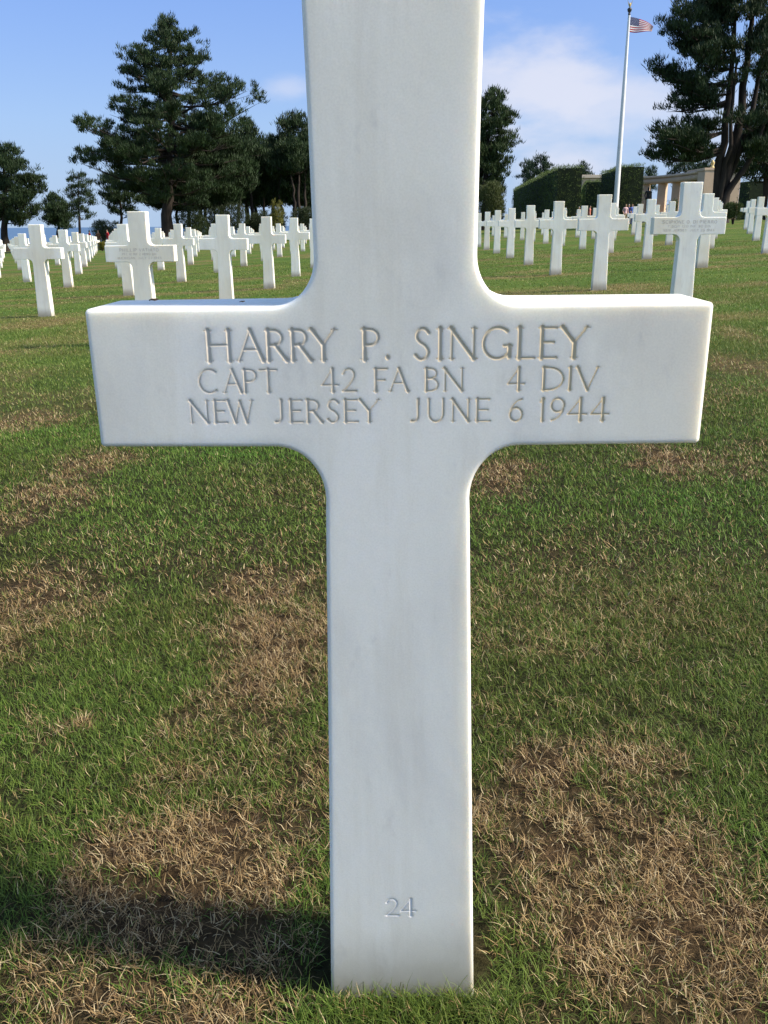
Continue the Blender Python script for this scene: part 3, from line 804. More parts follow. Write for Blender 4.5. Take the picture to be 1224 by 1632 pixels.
def pine(name, stems, limbs, rg, label, group=None, tuft=.5, per=46, spread=.30, col=(.030, .052, .020), K=13, extra=None, twig=True):
    """stems: list of (points, radius at foot); limbs: list of (start, end, weight)"""
    foot = np.array(stems[0][0][0])
    root = empty(name, foot)
    tag(root, label, 'tree', group)
    gt = Geo(); gb = Geo(); gc = Geo()
    col = np.array(col)
    for P, r0 in stems:
        P = np.array(P) - foot
        t = np.linspace(0, 1, len(P)); tt = np.linspace(0, 1, 14)
        PP = np.stack([np.interp(tt, t, P[:, k]) for k in range(3)], 1)
        PP[1:-1] += rg.normal(0, r0 * .18, (12, 3)) * np.array([1, 1, 0])
        V, Q = tube(PP, r0 * (1 - .85 * tt) * (1 + .5 * np.exp(-tt * 18)), 8)
        gt.add(V, Q)
        gt.add(*tube(PP[-2:] + np.array([0, 0, .01]), [r0 * .15, .01], 8))
    for a, b, wgt in limbs:
        a = np.array(a) - foot; b = np.array(b) - foot
        L = np.linalg.norm(b - a)
        P = limb_curve(a, b, rg)
        V, Q = tube(P, np.linspace(.016 * L + .018, .010, len(P)), 5)
        gb.add(V, Q)
        h = (b - a) / (L + 1e-9); lat = np.cross(h, [0, 0, 1.]); lat /= np.linalg.norm(lat) + 1e-9
        n = max(3, int(per * wgt * L / 4))
        # twigs end in tight knots of tufts, so the pad has clumps and gaps
        nk = max(2, n // 5)
        t = rg.uniform(.32, 1.04, nk); off = rg.normal(0, spread * L * .55, nk) * (.4 + .6 * t)
        ii = np.clip(t * (len(P) - 1), 0, len(P) - 1.001).astype(int); fr = t * (len(P) - 1) - ii
        on = P[ii] + (P[ii + 1] - P[ii]) * fr[:, None]
        kn = on + lat * off[:, None] + np.stack([rg.normal(0, .12, nk), rg.normal(0, .12, nk), np.abs(rg.normal(.12, .05 * L + .12, nk))], 1)
        if twig:
            for q in range(0, nk, 2):
                st = P[max(0, ii[q] - 1)]
                V, Q = tube(np.stack([st, (st + kn[q]) / 2 - [0, 0, .05], kn[q]]), [.03, .022, .008], 3)
                gb.add(V, Q)
        idx = rg.randint(0, nk, n)
        C = kn[idx] + rg.normal(0, tuft * .55, (n, 3)) * np.array([1, 1, .5])
        od = C - (a + b) * .3; od /= np.linalg.norm(od, axis=1)[:, None] + 1e-9
        tufts(gc, C, od, rg, tuft, K, col)
    if extra is not None:
        C = extra - foot
        tufts(gc, C, np.zeros_like(C), rg, tuft, K, col)
    tr_ = obj('trunk', gt.mesh('trunk', M_BARK, True), root)
    obj('branches', gb.mesh('branches', M_BARK, True), tr_)
    obj('crown', gc.mesh('crown', M_NEEDLE), root)
    return root
def auto_limbs(axis, prof, n, rg, d, bias=.0):
    """axis: function h->point, prof: list (z, left, right) in metres; limbs spread round the stem"""
    z = np.array([q[0] for q in prof]); l = np.array([q[1] for q in prof]); r = np.array([q[2] for q in prof])
    o = np.argsort(z); z, l, r = z[o], l[o], r[o]
    out = []
    for k in range(n):
        f = (k + rg.rand()) / n
        h = z[0] + (z[-1] - z[0]) * f
        az = k * 2.399 + rg.normal(0, .35)
        rr = np.interp(h, z, r) if math.cos(az) > 0 else np.interp(h, z, l)
        mean = (np.interp(h, z, r) + np.interp(h, z, l)) / 2
        Rd = abs(math.cos(az)) * rr + (1 - abs(math.cos(az))) * mean
        L = Rd * rg.uniform(.74, 1.0)
        a = axis(h - L * rg.uniform(.0, .25))
        e = axis(h) + np.array([math.cos(az) * L, math.sin(az) * L, rg.normal(.0, .06) * L])
        out.append((a, e, 1.0))
    return out
def simple_pine(px, ytop, d, prof_px, seed, label, n=34, per=46, base_px=None, r0=.3, tuft=.5, group='pines beyond the crosses', col=(.030, .052, .020), lean=0, crown_bottom=None, K=12):
    """prof_px: list of (photo y, half width left, half width right in photo px)"""
    rg = np.random.RandomState(seed)
    bp = base_px if base_px is not None else px
    xb = (at(bp, 350, d)).x
    foot = np.array([xb, d, float(gz_smooth(xb, d)) - .1])
    top = np.array(at(px, ytop, d))
    s = d / 1481.
    prof = [(at(px, y, d).z, l * s, r * s) for y, l, r in prof_px]
    bow = rg.normal(0, .25)
    def axis(h):
        t = np.clip((h - foot[2]) / (top[2] - foot[2]), 0, 1)
        return foot + (top - foot) * t + np.array([bow * math.sin(t * 3.1), 0, 0])
    stem = [axis(foot[2] + (top[2] - foot[2]) * t) for t in np.linspace(0, 1, 7)]
    return pine('pine_tree', [(stem, r0)], auto_limbs(axis, prof, n, rg, d), rg, label, group, tuft=tuft, per=per, col=col, K=K)

# the tall pine rising above the rows toward the sea
simple_pine(266, 30, 85, [(32, 6, 10), (60, 38, 50), (90, 72, 72), (118, 78, 75), (140, 100, 128), (165, 105, 145), (190, 80, 145), (212, 140, 140), (240, 158, 130), (265, 140, 110), (292, 105, 100), (318, 50, 80)],
            1, 'tallest dark pine standing beyond the rows of crosses toward the sea', n=92, per=60, base_px=259, r0=.55, tuft=.40, group=None, K=14)
# pines by the shore
simple_pine(8, 232, 96, [(236, 8, 14), (262, 40, 45), (290, 50, 62), (318, 55, 70), (340, 50, 62), (352, 30, 45)], 2, 'spreading pine with bare forked trunk at the cliff edge', n=46, per=60, base_px=3, r0=.42, tuft=.48)
simple_pine(84, 308, 118, [(312, 5, 6), (330, 18, 20), (348, 26, 28), (360, 22, 24)], 3, 'low bushy pine on a short trunk at the cliff edge', n=26, per=70, r0=.25, tuft=.5)
simple_pine(124, 275, 108, [(278, 6, 8), (295, 22, 22), (312, 22, 26), (335, 16, 22), (350, 10, 18)], 4, 'slender young pine with thin open crown above the sea', n=26, per=40, base_px=122, r0=.2, tuft=.42)
simple_pine(186, 268, 100, [(272, 10, 10), (292, 32, 36), (312, 30, 40), (332, 20, 34), (345, 14, 22)], 5, 'small twisted pine between the slender pine and the tallest pine', n=30, per=48, base_px=190, r0=.22, tuft=.45)
# the wood behind, seen as separate crowns
WOOD = [(315, 240, 96, 70, 'dark pine close behind the tallest pine, crown reaching low'), (352, 205, 92, 62, 'dense dark pine beside the tallest pine at the wood edge'), (392, 192, 100, 48, 'pine with ragged top where the wood edge steps down'),
        (432, 222, 108, 40, 'lower pine in the dip of the wood edge'), (466, 178, 98, 52, 'broad layered pine beside the large cross'), (512, 168, 104, 50, 'pine in the wood straight behind the large cross'), (560, 185, 112, 50, 'pine in the wood straight behind the large cross'),
        (612, 195, 106, 52, 'pine in the wood straight behind the large cross'), (665, 190, 112, 50, 'pine in the wood straight behind the large cross'), (715, 200, 104, 46, 'pine in the wood straight behind the large cross'), (285, 300, 108, 60, 'low dark pine filling the gap under the tallest pine'), (408, 262, 116, 50, 'shaded pine deep inside the wood'), (488, 262, 120, 50, 'shaded pine deep inside the wood')]
for k, (px, yt, d, hw, lab) in enumerate(WOOD):
    h = 335 - yt
    prof = [(yt + 4, 6, 8), (yt + .15 * h, hw * .5, hw * .5), (yt + .35 * h, hw * .8, hw * .85), (yt + .6 * h, hw, hw), (yt + .8 * h, hw * .85, hw * .85), (yt + .92 * h, hw * .45, hw * .5)]
    simple_pine(px, yt, d, prof, 20 + k, lab, n=44, per=58, r0=.3, tuft=.55, group='pines of the wood behind the crosses', K=11)
# trunks inside the wood that show between the crosses
rgw = np.random.RandomState(91)
for px, d, r0 in ((381, 94, .2), (403, 97, .28), (421, 103, .2), (447, 97, .22), (470, 95, .26), (478, 95, .26), (486, 96, .24), (330, 93, .24), (300, 92, .2), (498, 98, .2), (345, 99, .2)):
    b_ = at(px, 350, d); z0_ = float(gz_smooth(b_.x, d)) - .1
    st = [np.array([b_.x + rgw.normal(0, .05) + k * rgw.normal(0, .05), d, z0_ + k * 1.6]) for k in range(6)]
    e = [(st[4], st[4] + np.array([rgw.normal(0, 1.2), rgw.normal(0, 1.), 1.2]), 1.2) for q in range(5)] + [(st[5], st[5] + np.array([rgw.normal(0, 1.2), rgw.normal(0, 1.), .8]), 1.4) for q in range(6)]
    pine('pine_tree', [(st, r0)], e, rgw, 'thin bare-trunked pine standing in the shade of the wood', 'bare trunks in the wood', tuft=.5, per=40, K=10, twig=False)
# right of the large cross
simple_pine(788, 143, 98, [(147, 8, 10), (168, 30, 26), (190, 42, 34), (225, 50, 46), (258, 52, 36), (282, 52, 32), (300, 48, 36), (318, 45, 20)], 40, 'rounded pine with sunlit edge beside the clipped hedges', n=60, per=60, base_px=770, r0=.35, tuft=.5, col=(.036, .060, .020), group='pines beside the hedges')
simple_pine(742, 180, 104, [(184, 8, 10), (210, 40, 40), (250, 50, 50), (290, 50, 45), (315, 40, 30)], 41, 'darker pine tucked against the rounded pine by the hedges', n=40, per=55, r0=.3, tuft=.5, group='pines beside the hedges')
for k, (px, yt, d, hw, yb, lab) in enumerate([(862, 246, 190, 24, 285, 'small far pine rising above the long hedge'), (842, 256, 195, 14, 285, 'rounder far tree next to the small far pine'), (930, 260, 200, 12, 285, 'far treetop showing between the two hedges'), (1040, 266, 220, 9, 285, 'tiny far conifer above the colonnade'),
                                              (1090, 238, 170, 24, 285, 'far pine with open top behind the colonnade'), (1122, 250, 165, 28, 290, 'dark low pine behind the end of the colonnade')]):
    h = yb - yt
    simple_pine(px, yt, d, [(yt + 2, 3, 3), (yt + .3 * h, hw * .6, hw * .6), (yt + .6 * h, hw, hw), (yb, hw * .9, hw * .9), (yb + 20, hw * .8, hw * .8)], 60 + k, lab, n=24, per=34, r0=.3, tuft=.75, group='far trees', K=9, col=(.032, .056, .028))
# broad-leaved undergrowth at the foot of the pines
def shrub(px, ytop, d, wpx, seed, label, col, n=900, ybase=None, name='shrub', leaf=.16):
    rg = np.random.RandomState(seed); s = d / 1481.
    c = at(px, ytop, d); zb = float(gz_smooth(c.x, d)); H = c.z - zb; Wd = wpx * s / 2
    root = empty(name, (c.x, d, zb)); tag(root, label, 'shrub')
    g = Geo(); gs = Geo()
    lob = [(rg.uniform(-.6, .6) * Wd, rg.uniform(-.5, .5) * Wd, H * rg.uniform(.35, .75), rg.uniform(.35, .55)) for q in range(9)]
    P = []
    for lx, ly, lz, lr in lob:
        v = rg.normal(0, 1, (n // 9, 3)); v /= np.linalg.norm(v, axis=1)[:, None]
        P.append(np.array([lx, ly, lz]) + v * np.array([Wd * lr, Wd * lr, H * lr * .75]) * rg.uniform(.7, 1.05, (n // 9, 1)))
    P = np.concatenate(P); P = P[P[:, 2] > .02]; P[:, 2] = np.minimum(P[:, 2], H * rg.uniform(.85, 1.03, len(P)))
    tufts(g, P, P / (np.linalg.norm(P, axis=1)[:, None] + 1e-6), rg, leaf, 6, np.array(col))
    for q in range(6):
        e = np.array([rg.uniform(-.5, .5) * Wd, rg.uniform(-.4, .4) * Wd, H * .7])
        gs.add(*tube(np.stack([[e[0] * .15, e[1] * .15, -.05], e * .5, e]), [.035, .025, .01], 4))
    obj('stem', gs.mesh('stem', M_BARK, True), root); obj('foliage', g.mesh('foliage', M_HEDGE), root)
shrub(168, 352, 88, 44, 70, 'grey-green bush behind the crosses near the red-clad visitors', (.10, .12, .06), 1500, leaf=.22)
shrub(162, 386, 74, 12, 71, 'low yellowish bush at the end of a row of crosses', (.16, .15, .02), 500, leaf=.12)
shrub(790, 285, 92, 55, 72, 'light olive bush under the rounded pine by the hedge', (.075, .095, .03), 2400, leaf=.26)
shrub(440, 318, 90, 22, 73, 'sunlit yellow-green bush glowing inside the dark wood', (.14, .14, .03), 600, leaf=.22)
shrub(1172, 323, 54, 28, 74, 'clipped dark bush in front of the stone wall', (.06, .085, .025), 1500, leaf=.12)
shrub(300, 328, 88, 60, 75, 'dark undergrowth at the foot of the tallest pine', (.035, .055, .02), 1500, leaf=.25)
shrub(360, 325, 90, 70, 76, 'dark undergrowth filling the edge of the wood', (.03, .045, .018), 1800, leaf=.25)
shrub(425, 330, 92, 70, 77, 'low shaded undergrowth between the wood trunks', (.03, .045, .018), 1800, leaf=.25)
shrub(495, 330, 92, 60, 78, 'low shaded undergrowth beside the large cross', (.03, .045, .018), 1500, leaf=.25)
shrub(1072, 318, 100, 18, 79, 'small green bush between the colonnade pillars', (.075, .095, .03), 500, leaf=.2)

# the great many-stemmed pine at the right
rg = np.random.RandomState(131)
D0 = 62.
fx = at(1149, 345, D0).x; fz = float(gz_smooth(fx, D0)) - .1
def P_(px, py, dd=0.): return np.array(at(px, py, D0 + dd))
stems = [([np.array([fx - .1, D0, fz]), P_(1143, 300), P_(1153, 220), P_(1163, 130), P_(1170, 50), P_(1176, -40)], .37),
         ([np.array([fx + .05, D0 + .2, fz]), P_(1153, 295, .3), P_(1176, 200, .4), P_(1191, 110, .4), P_(1198, 20, .4), P_(1204, -80, .4)], .44),
         ([np.array([fx, D0 - .2, fz]), P_(1149, 295, -.3), P_(1163, 230, -.4), P_(1168, 170, -.4), P_(1172, 90, -.4), P_(1160, 10, -.4)], .22),
         ([np.array([fx + .12, D0, fz]), P_(1156, 298, .6), P_(1186, 220, 1.), P_(1205, 150, 1.), P_(1222, 60, 1.), P_(1232, -50, 1.)], .32),
         ([np.array([fx + .15, D0 - .1, fz]), P_(1153, 318, -.2), P_(1170, 290, -.3), P_(1192, 262, -.4), P_(1215, 205, -.6), P_(1236, 130, -.6), P_(1250, 30, -.6)], .30)]
limbs = []
for (sx_, sy_), (ex, ey), w in (((1165, 60), (1062, 48), 1.5), ((1160, 95), (1064, 68), 1.2), ((1168, 30), (1075, 26), 1.5), ((1165, 10), (1098, 12), 1.5), ((1160, 90), (1092, 84), 1.2), ((1155, 135), (1042, 118), 1.3), ((1155, 128), (1055, 126), .7), ((1150, 150), (1080, 144), 1.6), ((1150, 165), (1098, 168), 1.2), ((1150, 160), (1062, 174), .6),
                                ((1146, 205), (1095, 194), 1.2), ((1142, 210), (1040, 215), 1.5), ((1142, 235), (1058, 228), 1.5), ((1142, 245), (1036, 250), 1.3), ((1142, 240), (1068, 236), .9), ((1170, 20), (1110, -30), 1.5), ((1178, -10), (1130, -50), 1.5), ((1160, 110), (1108, 100), 1.2), ((1165, 70), (1118, 55), 1.6), ((1168, 40), (1130, 20), 1.6),
                                ((1195, 60), (1240, 40), 1.2), ((1200, 10), (1160, -10), 1.4), ((1205, 100), (1260, 90), 1.2), ((1195, 150), (1180, 110), .5), ((1210, 200), (1250, 190), 1.4), ((1190, 225), (1222, 205), 1.8), ((1195, 240), (1235, 235), 1.8), ((1185, 250), (1215, 225), 1.5), ((1180, 110), (1200, 75), .6), ((1190, 30), (1215, 5), 1.5), ((1215, 60), (1250, 20), 1.5)):
    if ex < sx_ and sy_ > -20: sx_ = float(np.interp(sy_, [-40, 50, 130, 220, 300], [1176, 1170, 1163, 1153, 1143]))
    for rep in range(3):
        dd = rg.uniform(-3.2, 3.2) if rep else rg.uniform(-.5, .5)
        s0 = P_(sx_, sy_); f = 1 if rep == 0 else rg.uniform(.72, 1.)
        e0 = P_(sx_ + (ex - sx_) * f, sy_ + (ey - sy_) * f + rg.normal(0, 3), dd)
        limbs.append((s0, e0, w * (1. if rep == 0 else .75)))
for k in range(34):
    x_ = rg.uniform(1150, 1232); y_ = rg.uniform(-40, 120) if k < 24 else rg.uniform(170, 250)
    if k >= 24: x_ = rg.uniform(1192, 1235)
    limbs.append((P_(x_, y_ + 14), P_(x_ + rg.normal(0, 16), y_, rg.uniform(-3.6, 2.5)), 1.1))
pine('pine_tree', stems, limbs, rg, 'huge many-stemmed pine with flat layered boughs in front of the colonnade', None, tuft=.38, per=58, spread=.22, col=(.026, .045, .018), K=12)
simple_pine(1226, 120, 74, [(124, 10, 10), (150, 22, 30), (190, 34, 50), (235, 45, 60), (270, 52, 60), (285, 40, 50)], 133, 'dark bushy pine behind the many-stemmed pine and above the hedge', n=50, per=55, r0=.35, tuft=.5, group='pines beside the hedges', col=(.026, .044, .018))

# ------------------------------------------------------------------ clipped hedges
M_HEDGE_CORE = noisy('hedge_core', (.008, .014, .006), (.02, .032, .012), 2., .95)
def hedge(c0, c1, thick, H, label, seed, leaf=.22, dens=22, zb=None, col=(.105, .150, .042)):
    """c0 -> c1: line of the face turned to the lawn; thickness to the right of it"""
    rg = np.random.RandomState(seed)
    a = np.array([c0[0], c0[1], 0.]); b = np.array([c1[0], c1[1], 0.]); L = np.linalg.norm(b - a); h = (b - a) / L; nn = np.array([h[1], -h[0], 0])
    z0 = float(gz_smooth(c0[0], c0[1])) if zb is None else zb
    root = empty('hedge', (a[0], a[1], z0)); tag(root, label, 'hedge', 'clipped hedges by the memorial')
    bm = bmesh.new(); bm_box(bm, (0, 0, 0), (1, 1, 1))
    for v in bm.verts:
        q = h * (v.co.x + .5) * L + nn * (v.co.y + .5) * thick
        ins = .12
        q = h * (ins + (v.co.x + .5) * (L - 2 * ins)) + nn * (ins + (v.co.y + .5) * (thick - 2 * ins))
        v.co = Vector((q[0], q[1], (v.co.z + .5) * (H - ins) - (0.3 if v.co.z < 0 else 0)))
    bm_obj('hedge_body', bm, M_HEDGE_CORE, root)
    g = Geo()
    for face in ('front', 'back', 'near', 'far', 'top'):
        A = {'front': L * H, 'back': L * H * .3, 'near': thick * H, 'far': thick * H * .3, 'top': L * thick}[face]
        n = int(A * dens); u, v = rg.rand(n), rg.rand(n)
        if face == 'front': P = h * (u * L)[:, None] + np.array([0, 0, 1.]) * (v * H)[:, None]; nd = -nn
        if face == 'back': P = h * (u * L)[:, None] + nn * thick + np.array([0, 0, 1.]) * (v * H)[:, None]; nd = nn
        if face == 'near': P = nn * (u * thick)[:, None] + np.array([0, 0, 1.]) * (v * H)[:, None]; nd = -h
        if face == 'far': P = h * L + nn * (u * thick)[:, None] + np.array([0, 0, 1.]) * (v * H)[:, None]; nd = h
        if face == 'top': P = h * (u * L)[:, None] + nn * (v * thick)[:, None] + np.array([0, 0, H]); nd = np.array([0, 0, 1.])
        bump = (fbm(P[:, 0] * 1.3 + P[:, 1] * .9, P[:, 2] * 1.3 + P[:, 1] * .5, seed) - .55) * .35
        P = P + nd * (bump + rg.normal(0, .05, n))[:, None]
        od = np.tile(nd * 1.1 - np.array([0, 0, .35]), (n, 1))
        cc = np.array(col) * (.7 + .6 * fbm(P[:, 0] * 2, P[:, 2] * 2, seed + 3))[:, None].mean()
        tufts(g, P, od, rg, leaf, 3, cc)
    obj('foliage', g.mesh('foliage', M_HEDGE), root)
    return root
def gp(px, d): return (at(px, 350, d).x, d)
def topz(px, py, d):
    p_ = at(px, py, d); return p_.z - float(gz_smooth(p_.x, d))
hedge(gp(884, 84), gp(816, 140), 2.35, topz(884, 266, 84), 'long tall clipped hedge receding beside the rounded pine', 201)
hedge(gp(984, 86), gp(952, 99), 2.2, topz(984, 264, 86), 'tall block-shaped clipped hedge right behind the flagpole', 202)
hedge(gp(930, 118), gp(924, 150), 3.4, topz(930, 289, 118), 'lower clipped hedge in the gap between the two tall hedges', 203)
hx0 = gp(1171, 100); hx1 = gp(1400, 100)
hedge(hx0, hx1, 3., topz(1200, 288, 100), 'dark clipped hedge behind the crosses beside the stone wall', 204, dens=16)

# ------------------------------------------------------------------ memorial
M_STONE = noisy('memorial_stone', (.52, .385, .265), (.62, .465, .33), .8, .85, .01)
M_STONE2 = noisy('memorial_stone_pale', (.50, .43, .34), (.58, .50, .40), .8, .85)
M_GILT = noisy('gilt_bronze', (.5, .38, .14), (.62, .48, .2), 3, .35)
M_BRONZE = noisy('dark_bronze', (.012, .014, .013), (.03, .035, .03), 3, .45)
cpts = [(985, 127), (1012, 126.5), (1040, 124.5), (1065, 121.5), (1090, 117.5), (1114, 112.5)]
CP = [np.array(gp(px, d)) for px, d in cpts]
zb = float(gz_smooth(CP[3][0], CP[3][1])) ; ztop = at(1122, 272, 112).z
root = empty('colonnade', (CP[3][0], CP[3][1], zb)); tag(root, 'curved beige stone colonnade with square pillars behind the flagpole', 'colonnade')
org = np.array([CP[3][0], CP[3][1]])
tt = np.linspace(0, 1, 26); ts = np.linspace(0, 1, len(CP))
curve = np.stack([np.interp(tt, ts, [q[k] for q in CP]) for k in (0, 1)], 1)
for _ in range(3): curve[1:-1] = (curve[:-2] + curve[1:-1] * 2 + curve[2:]) / 4
def band(z0, z1, inn, outw, name, m):
    T = np.gradient(curve, axis=0); T /= np.linalg.norm(T, axis=1)[:, None]; NN = np.stack([T[:, 1], -T[:, 0]], 1)
    A = curve - NN * inn - org; B = curve + NN * outw - org
    n = len(curve); V = np.concatenate([np.c_[A, np.full(n, z0 - zb)], np.c_[B, np.full(n, z0 - zb)], np.c_[B, np.full(n, z1 - zb)], np.c_[A, np.full(n, z1 - zb)]])
    F_ = []
    for q in range(n - 1):
        for k in range(4):
            k2 = (k + 1) % 4
            F_.append([k * n + q, k * n + q + 1, k2 * n + q + 1, k2 * n + q])
    F_.append([0, n, 2 * n, 3 * n]); F_.append([n - 1, 4 * n - 1, 3 * n - 1, 2 * n - 1])
    return obj(name, mesh_np(name, V, [np.array(F_)], m), root)
ent = ztop - .95
band(ent, ztop - .3, .75, .75, 'entablature', M_STONE); band(ztop - .297, ztop, .92, .92, 'cornice', M_STONE)
band(zb - .6, zb + .35, 1.1, 1.1, 'plinth', M_STONE)
bmp = bmesh.new(); bm_box(bmp, (0, 0, 0), (1.05, 1.05, ent - zb - .36), .03)
mp_ = bpy.data.meshes.new('pillar'); bmp.to_mesh(mp_); bmp.free(); mp_.materials.append(M_STONE)
for k, (px, d) in enumerate([(997, 126.8), (1025, 125.7), (1052, 123.2), (1075, 120.2), (1098, 116)]):
    q = gp(px, d); o = obj('pillar', mp_, root)
    o.location = (q[0] - org[0], q[1] - org[1], (zb + .352 + ent - .004) / 2 - zb); o.rotation_euler = (0, 0, rad(-18 - 6 * k))
# loggia at the end of the colonnade
lq = np.array(gp(1116, 110)); lq2 = np.array(gp(1186, 108))
root = empty('loggia', (lq[0], lq[1], zb)); tag(root, 'square beige stone loggia behind the many-stemmed pine', 'building')
LW = lq2[0] - lq[0]; lh = ztop - .1 - zb
bm = bmesh.new(); bm_box(bm, (.65, 1.2, lh / 2 - .3), (1.3, 2.4, lh + .595), .04); bm_obj('pier', bm, M_STONE, root)
bm = bmesh.new(); bm_box(bm, (LW - 1.55, 3.2, lh / 2 - .3), (3.1, 5.6, lh + .6), .04); bm_obj('wall', bm, M_STONE, root)
bm = bmesh.new(); bm_box(bm, (LW / 2 - .9, 3.6, lh / 2 - .3), (LW - 3.2, .5, lh + .4)); bm_obj('back_wall', bm, M_STONE, root)
bm = bmesh.new(); bm_box(bm, (LW / 2, 3.05, lh + .15), (LW + .2, 6.2, .3), .04); bm_obj('roof_slab', bm, M_STONE, root)
bm = bmesh.new()
prof = [(.28, 0), (.30, .12), (.14, .2), (.22, .45), (.26, .6), (.12, .8), (.02, .95)]
V = []
for r_, z_ in prof:
    V.append([bm.verts.new((r_ * math.cos(q * math.pi / 5) + 1.0, r_ * math.sin(q * math.pi / 5) + .6, z_ + lh + .3)) for q in range(10)])
for a_, b_ in zip(V[:-1], V[1:]):
    for q in range(10): bm.faces.new([a_[q], a_[(q + 1) % 10], b_[(q + 1) % 10], b_[q]])
bm_obj('urn', bm, M_GILT, root, True)
# the matching loggia seen over the low hedge
q = gp(925, 160); q2 = gp(957, 160); zt = at(940, 275, 160).z; z0_ = float(gz_smooth(q[0], 160))
root = empty('loggia', (q[0], 160, z0_)); tag(root, 'pale stone building top showing over the low hedge between tall hedges', 'building')
bm = bmesh.new(); bm_box(bm, ((q2[0] - q[0]) / 2, 3, (zt - z0_) / 2 - .5), (q2[0] - q[0], 6, zt - z0_ - .8), .04); bm_obj('wall', bm, M_STONE, root)
bm = bmesh.new(); bm_box(bm, ((q2[0] - q[0]) / 2, 3, zt - z0_ - .62), (q2[0] - q[0] + .6, 6.6, .5), .04); bm_obj('roof_slab', bm, M_STONE2, root)

# ------------------------------------------------------------------ figures
M_SKIN = noisy('skin', (.42, .25, .17), (.48, .29, .20), 20, .6)
M_HAIR = {k: noisy('hair_' + k, tuple(.7 * v for v in c), c, 30, .6) for k, c in (('dark', (.03, .02, .015)), ('grey', (.3, .28, .26)), ('fair', (.22, .14, .06)))}
def cloth(n, c): return noisy('cloth_' + n, tuple(.85 * v for v in c), c, 14, .85)
def figure_mesh(name, mats, stride=.1, arm=.12, raise_arm=False):
    J = {'pel': (0, 0, .93), 'wst': (0, 0, 1.08), 'chs': (0, -.01, 1.3), 'nck': (0, 0, 1.46), 'chn': (0, -.02, 1.53), 'hd': (0, -.02, 1.62), 'top': (0, 0, 1.71)}
    Rr = {'pel': (.15, .11), 'wst': (.135, .10), 'chs': (.165, .11), 'nck': (.055, .055), 'chn': (.068, .075), 'hd': (.078, .095), 'top': (.05, .06)}
    E = [('pel', 'wst'), ('wst', 'chs'), ('chs', 'nck'), ('nck', 'chn'), ('chn', 'hd'), ('hd', 'top')]
    for s, sg in (('L', -1), ('R', 1)):
        J.update({'sh' + s: (.19 * sg, 0, 1.39), 'el' + s: (.24 * sg, .04, 1.12), 'wr' + s: (.23 * sg, -arm, .9), 'ha' + s: (.23 * sg, -arm - .02, .8), 'hp' + s: (.1 * sg, 0, .86), 'kn' + s: (.11 * sg, stride * sg * .5 - .03, .48), 'an' + s: (.11 * sg, stride * sg, .08), 'to' + s: (.12 * sg, stride * sg - .16, .03)})
        if raise_arm and sg > 0: J.update({'elR': (.3, -.05, 1.6), 'wrR': (.33, -.08, 1.86), 'haR': (.34, -.08, 1.95)})
        Rr.update({'sh' + s: (.065, .065), 'el' + s: (.047, .047), 'wr' + s: (.032, .034), 'ha' + s: (.04, .022), 'hp' + s: (.095, .1), 'kn' + s: (.062, .065), 'an' + s: (.042, .045), 'to' + s: (.042, .03)})
        E += [('chs', 'sh' + s), ('sh' + s, 'el' + s), ('el' + s, 'wr' + s), ('wr' + s, 'ha' + s), ('pel', 'hp' + s), ('hp' + s, 'kn' + s), ('kn' + s, 'an' + s), ('an' + s, 'to' + s)]
    ks = list(J); me = bpy.data.meshes.new(name + '_skeleton')
    me.from_pydata([J[k] for k in ks], [(ks.index(a), ks.index(b)) for a, b in E], [])
    o = bpy.data.objects.new(name + '_tmp', me); COL.objects.link(o)
    mod = o.modifiers.new('s', 'SKIN'); sub = o.modifiers.new('d', 'SUBSURF'); sub.levels = 1; sub.render_levels = 1
    for k, sv in zip(ks, me.skin_vertices[0].data):
        sv.radius = Rr[k]; sv.use_root = (k == 'pel')
    dg = bpy.context.evaluated_depsgraph_get(); dg.update()
    out = bpy.data.meshes.new_from_object(o.evaluated_get(dg)); out.name = name
    bpy.data.objects.remove(o); bpy.data.meshes.remove(me)
    out.materials.clear()
    for m in mats: out.materials.append(m)
    if len(mats) > 1:
        for p_ in out.polygons:
            c = p_.center; p_.use_smooth = True
            arm_ = abs(c.x) > .2
            if c.z > 1.62 or (c.z > 1.54 and c.y > .01): k = 3
            elif c.z > 1.44: k = 2
            elif arm_ and c.z < 1.12: k = 2
            elif c.z > .93: k = 0
            elif c.z < .07: k = 4
            else: k = 1
            p_.material_index = k
    else:
        for p_ in out.polygons: p_.use_smooth = True
    return out
shoe = noisy('shoe', (.02, .02, .02), (.05, .045, .04), 10, .5)
C_ = {n: cloth(n, c) for n, c in (('pink', (.66, .46, .48)), ('blue', (.06, .12, .42)), ('navy', (.05, .07, .2)), ('red', (.45, .02, .03)), ('salmon', (.6, .2, .14)), ('khaki', (.3, .24, .15)), ('white', (.7, .7, .7)), ('denim', (.07, .1, .2)), ('grey', (.2, .2, .2)), ('brown', (.22, .11, .05)))}
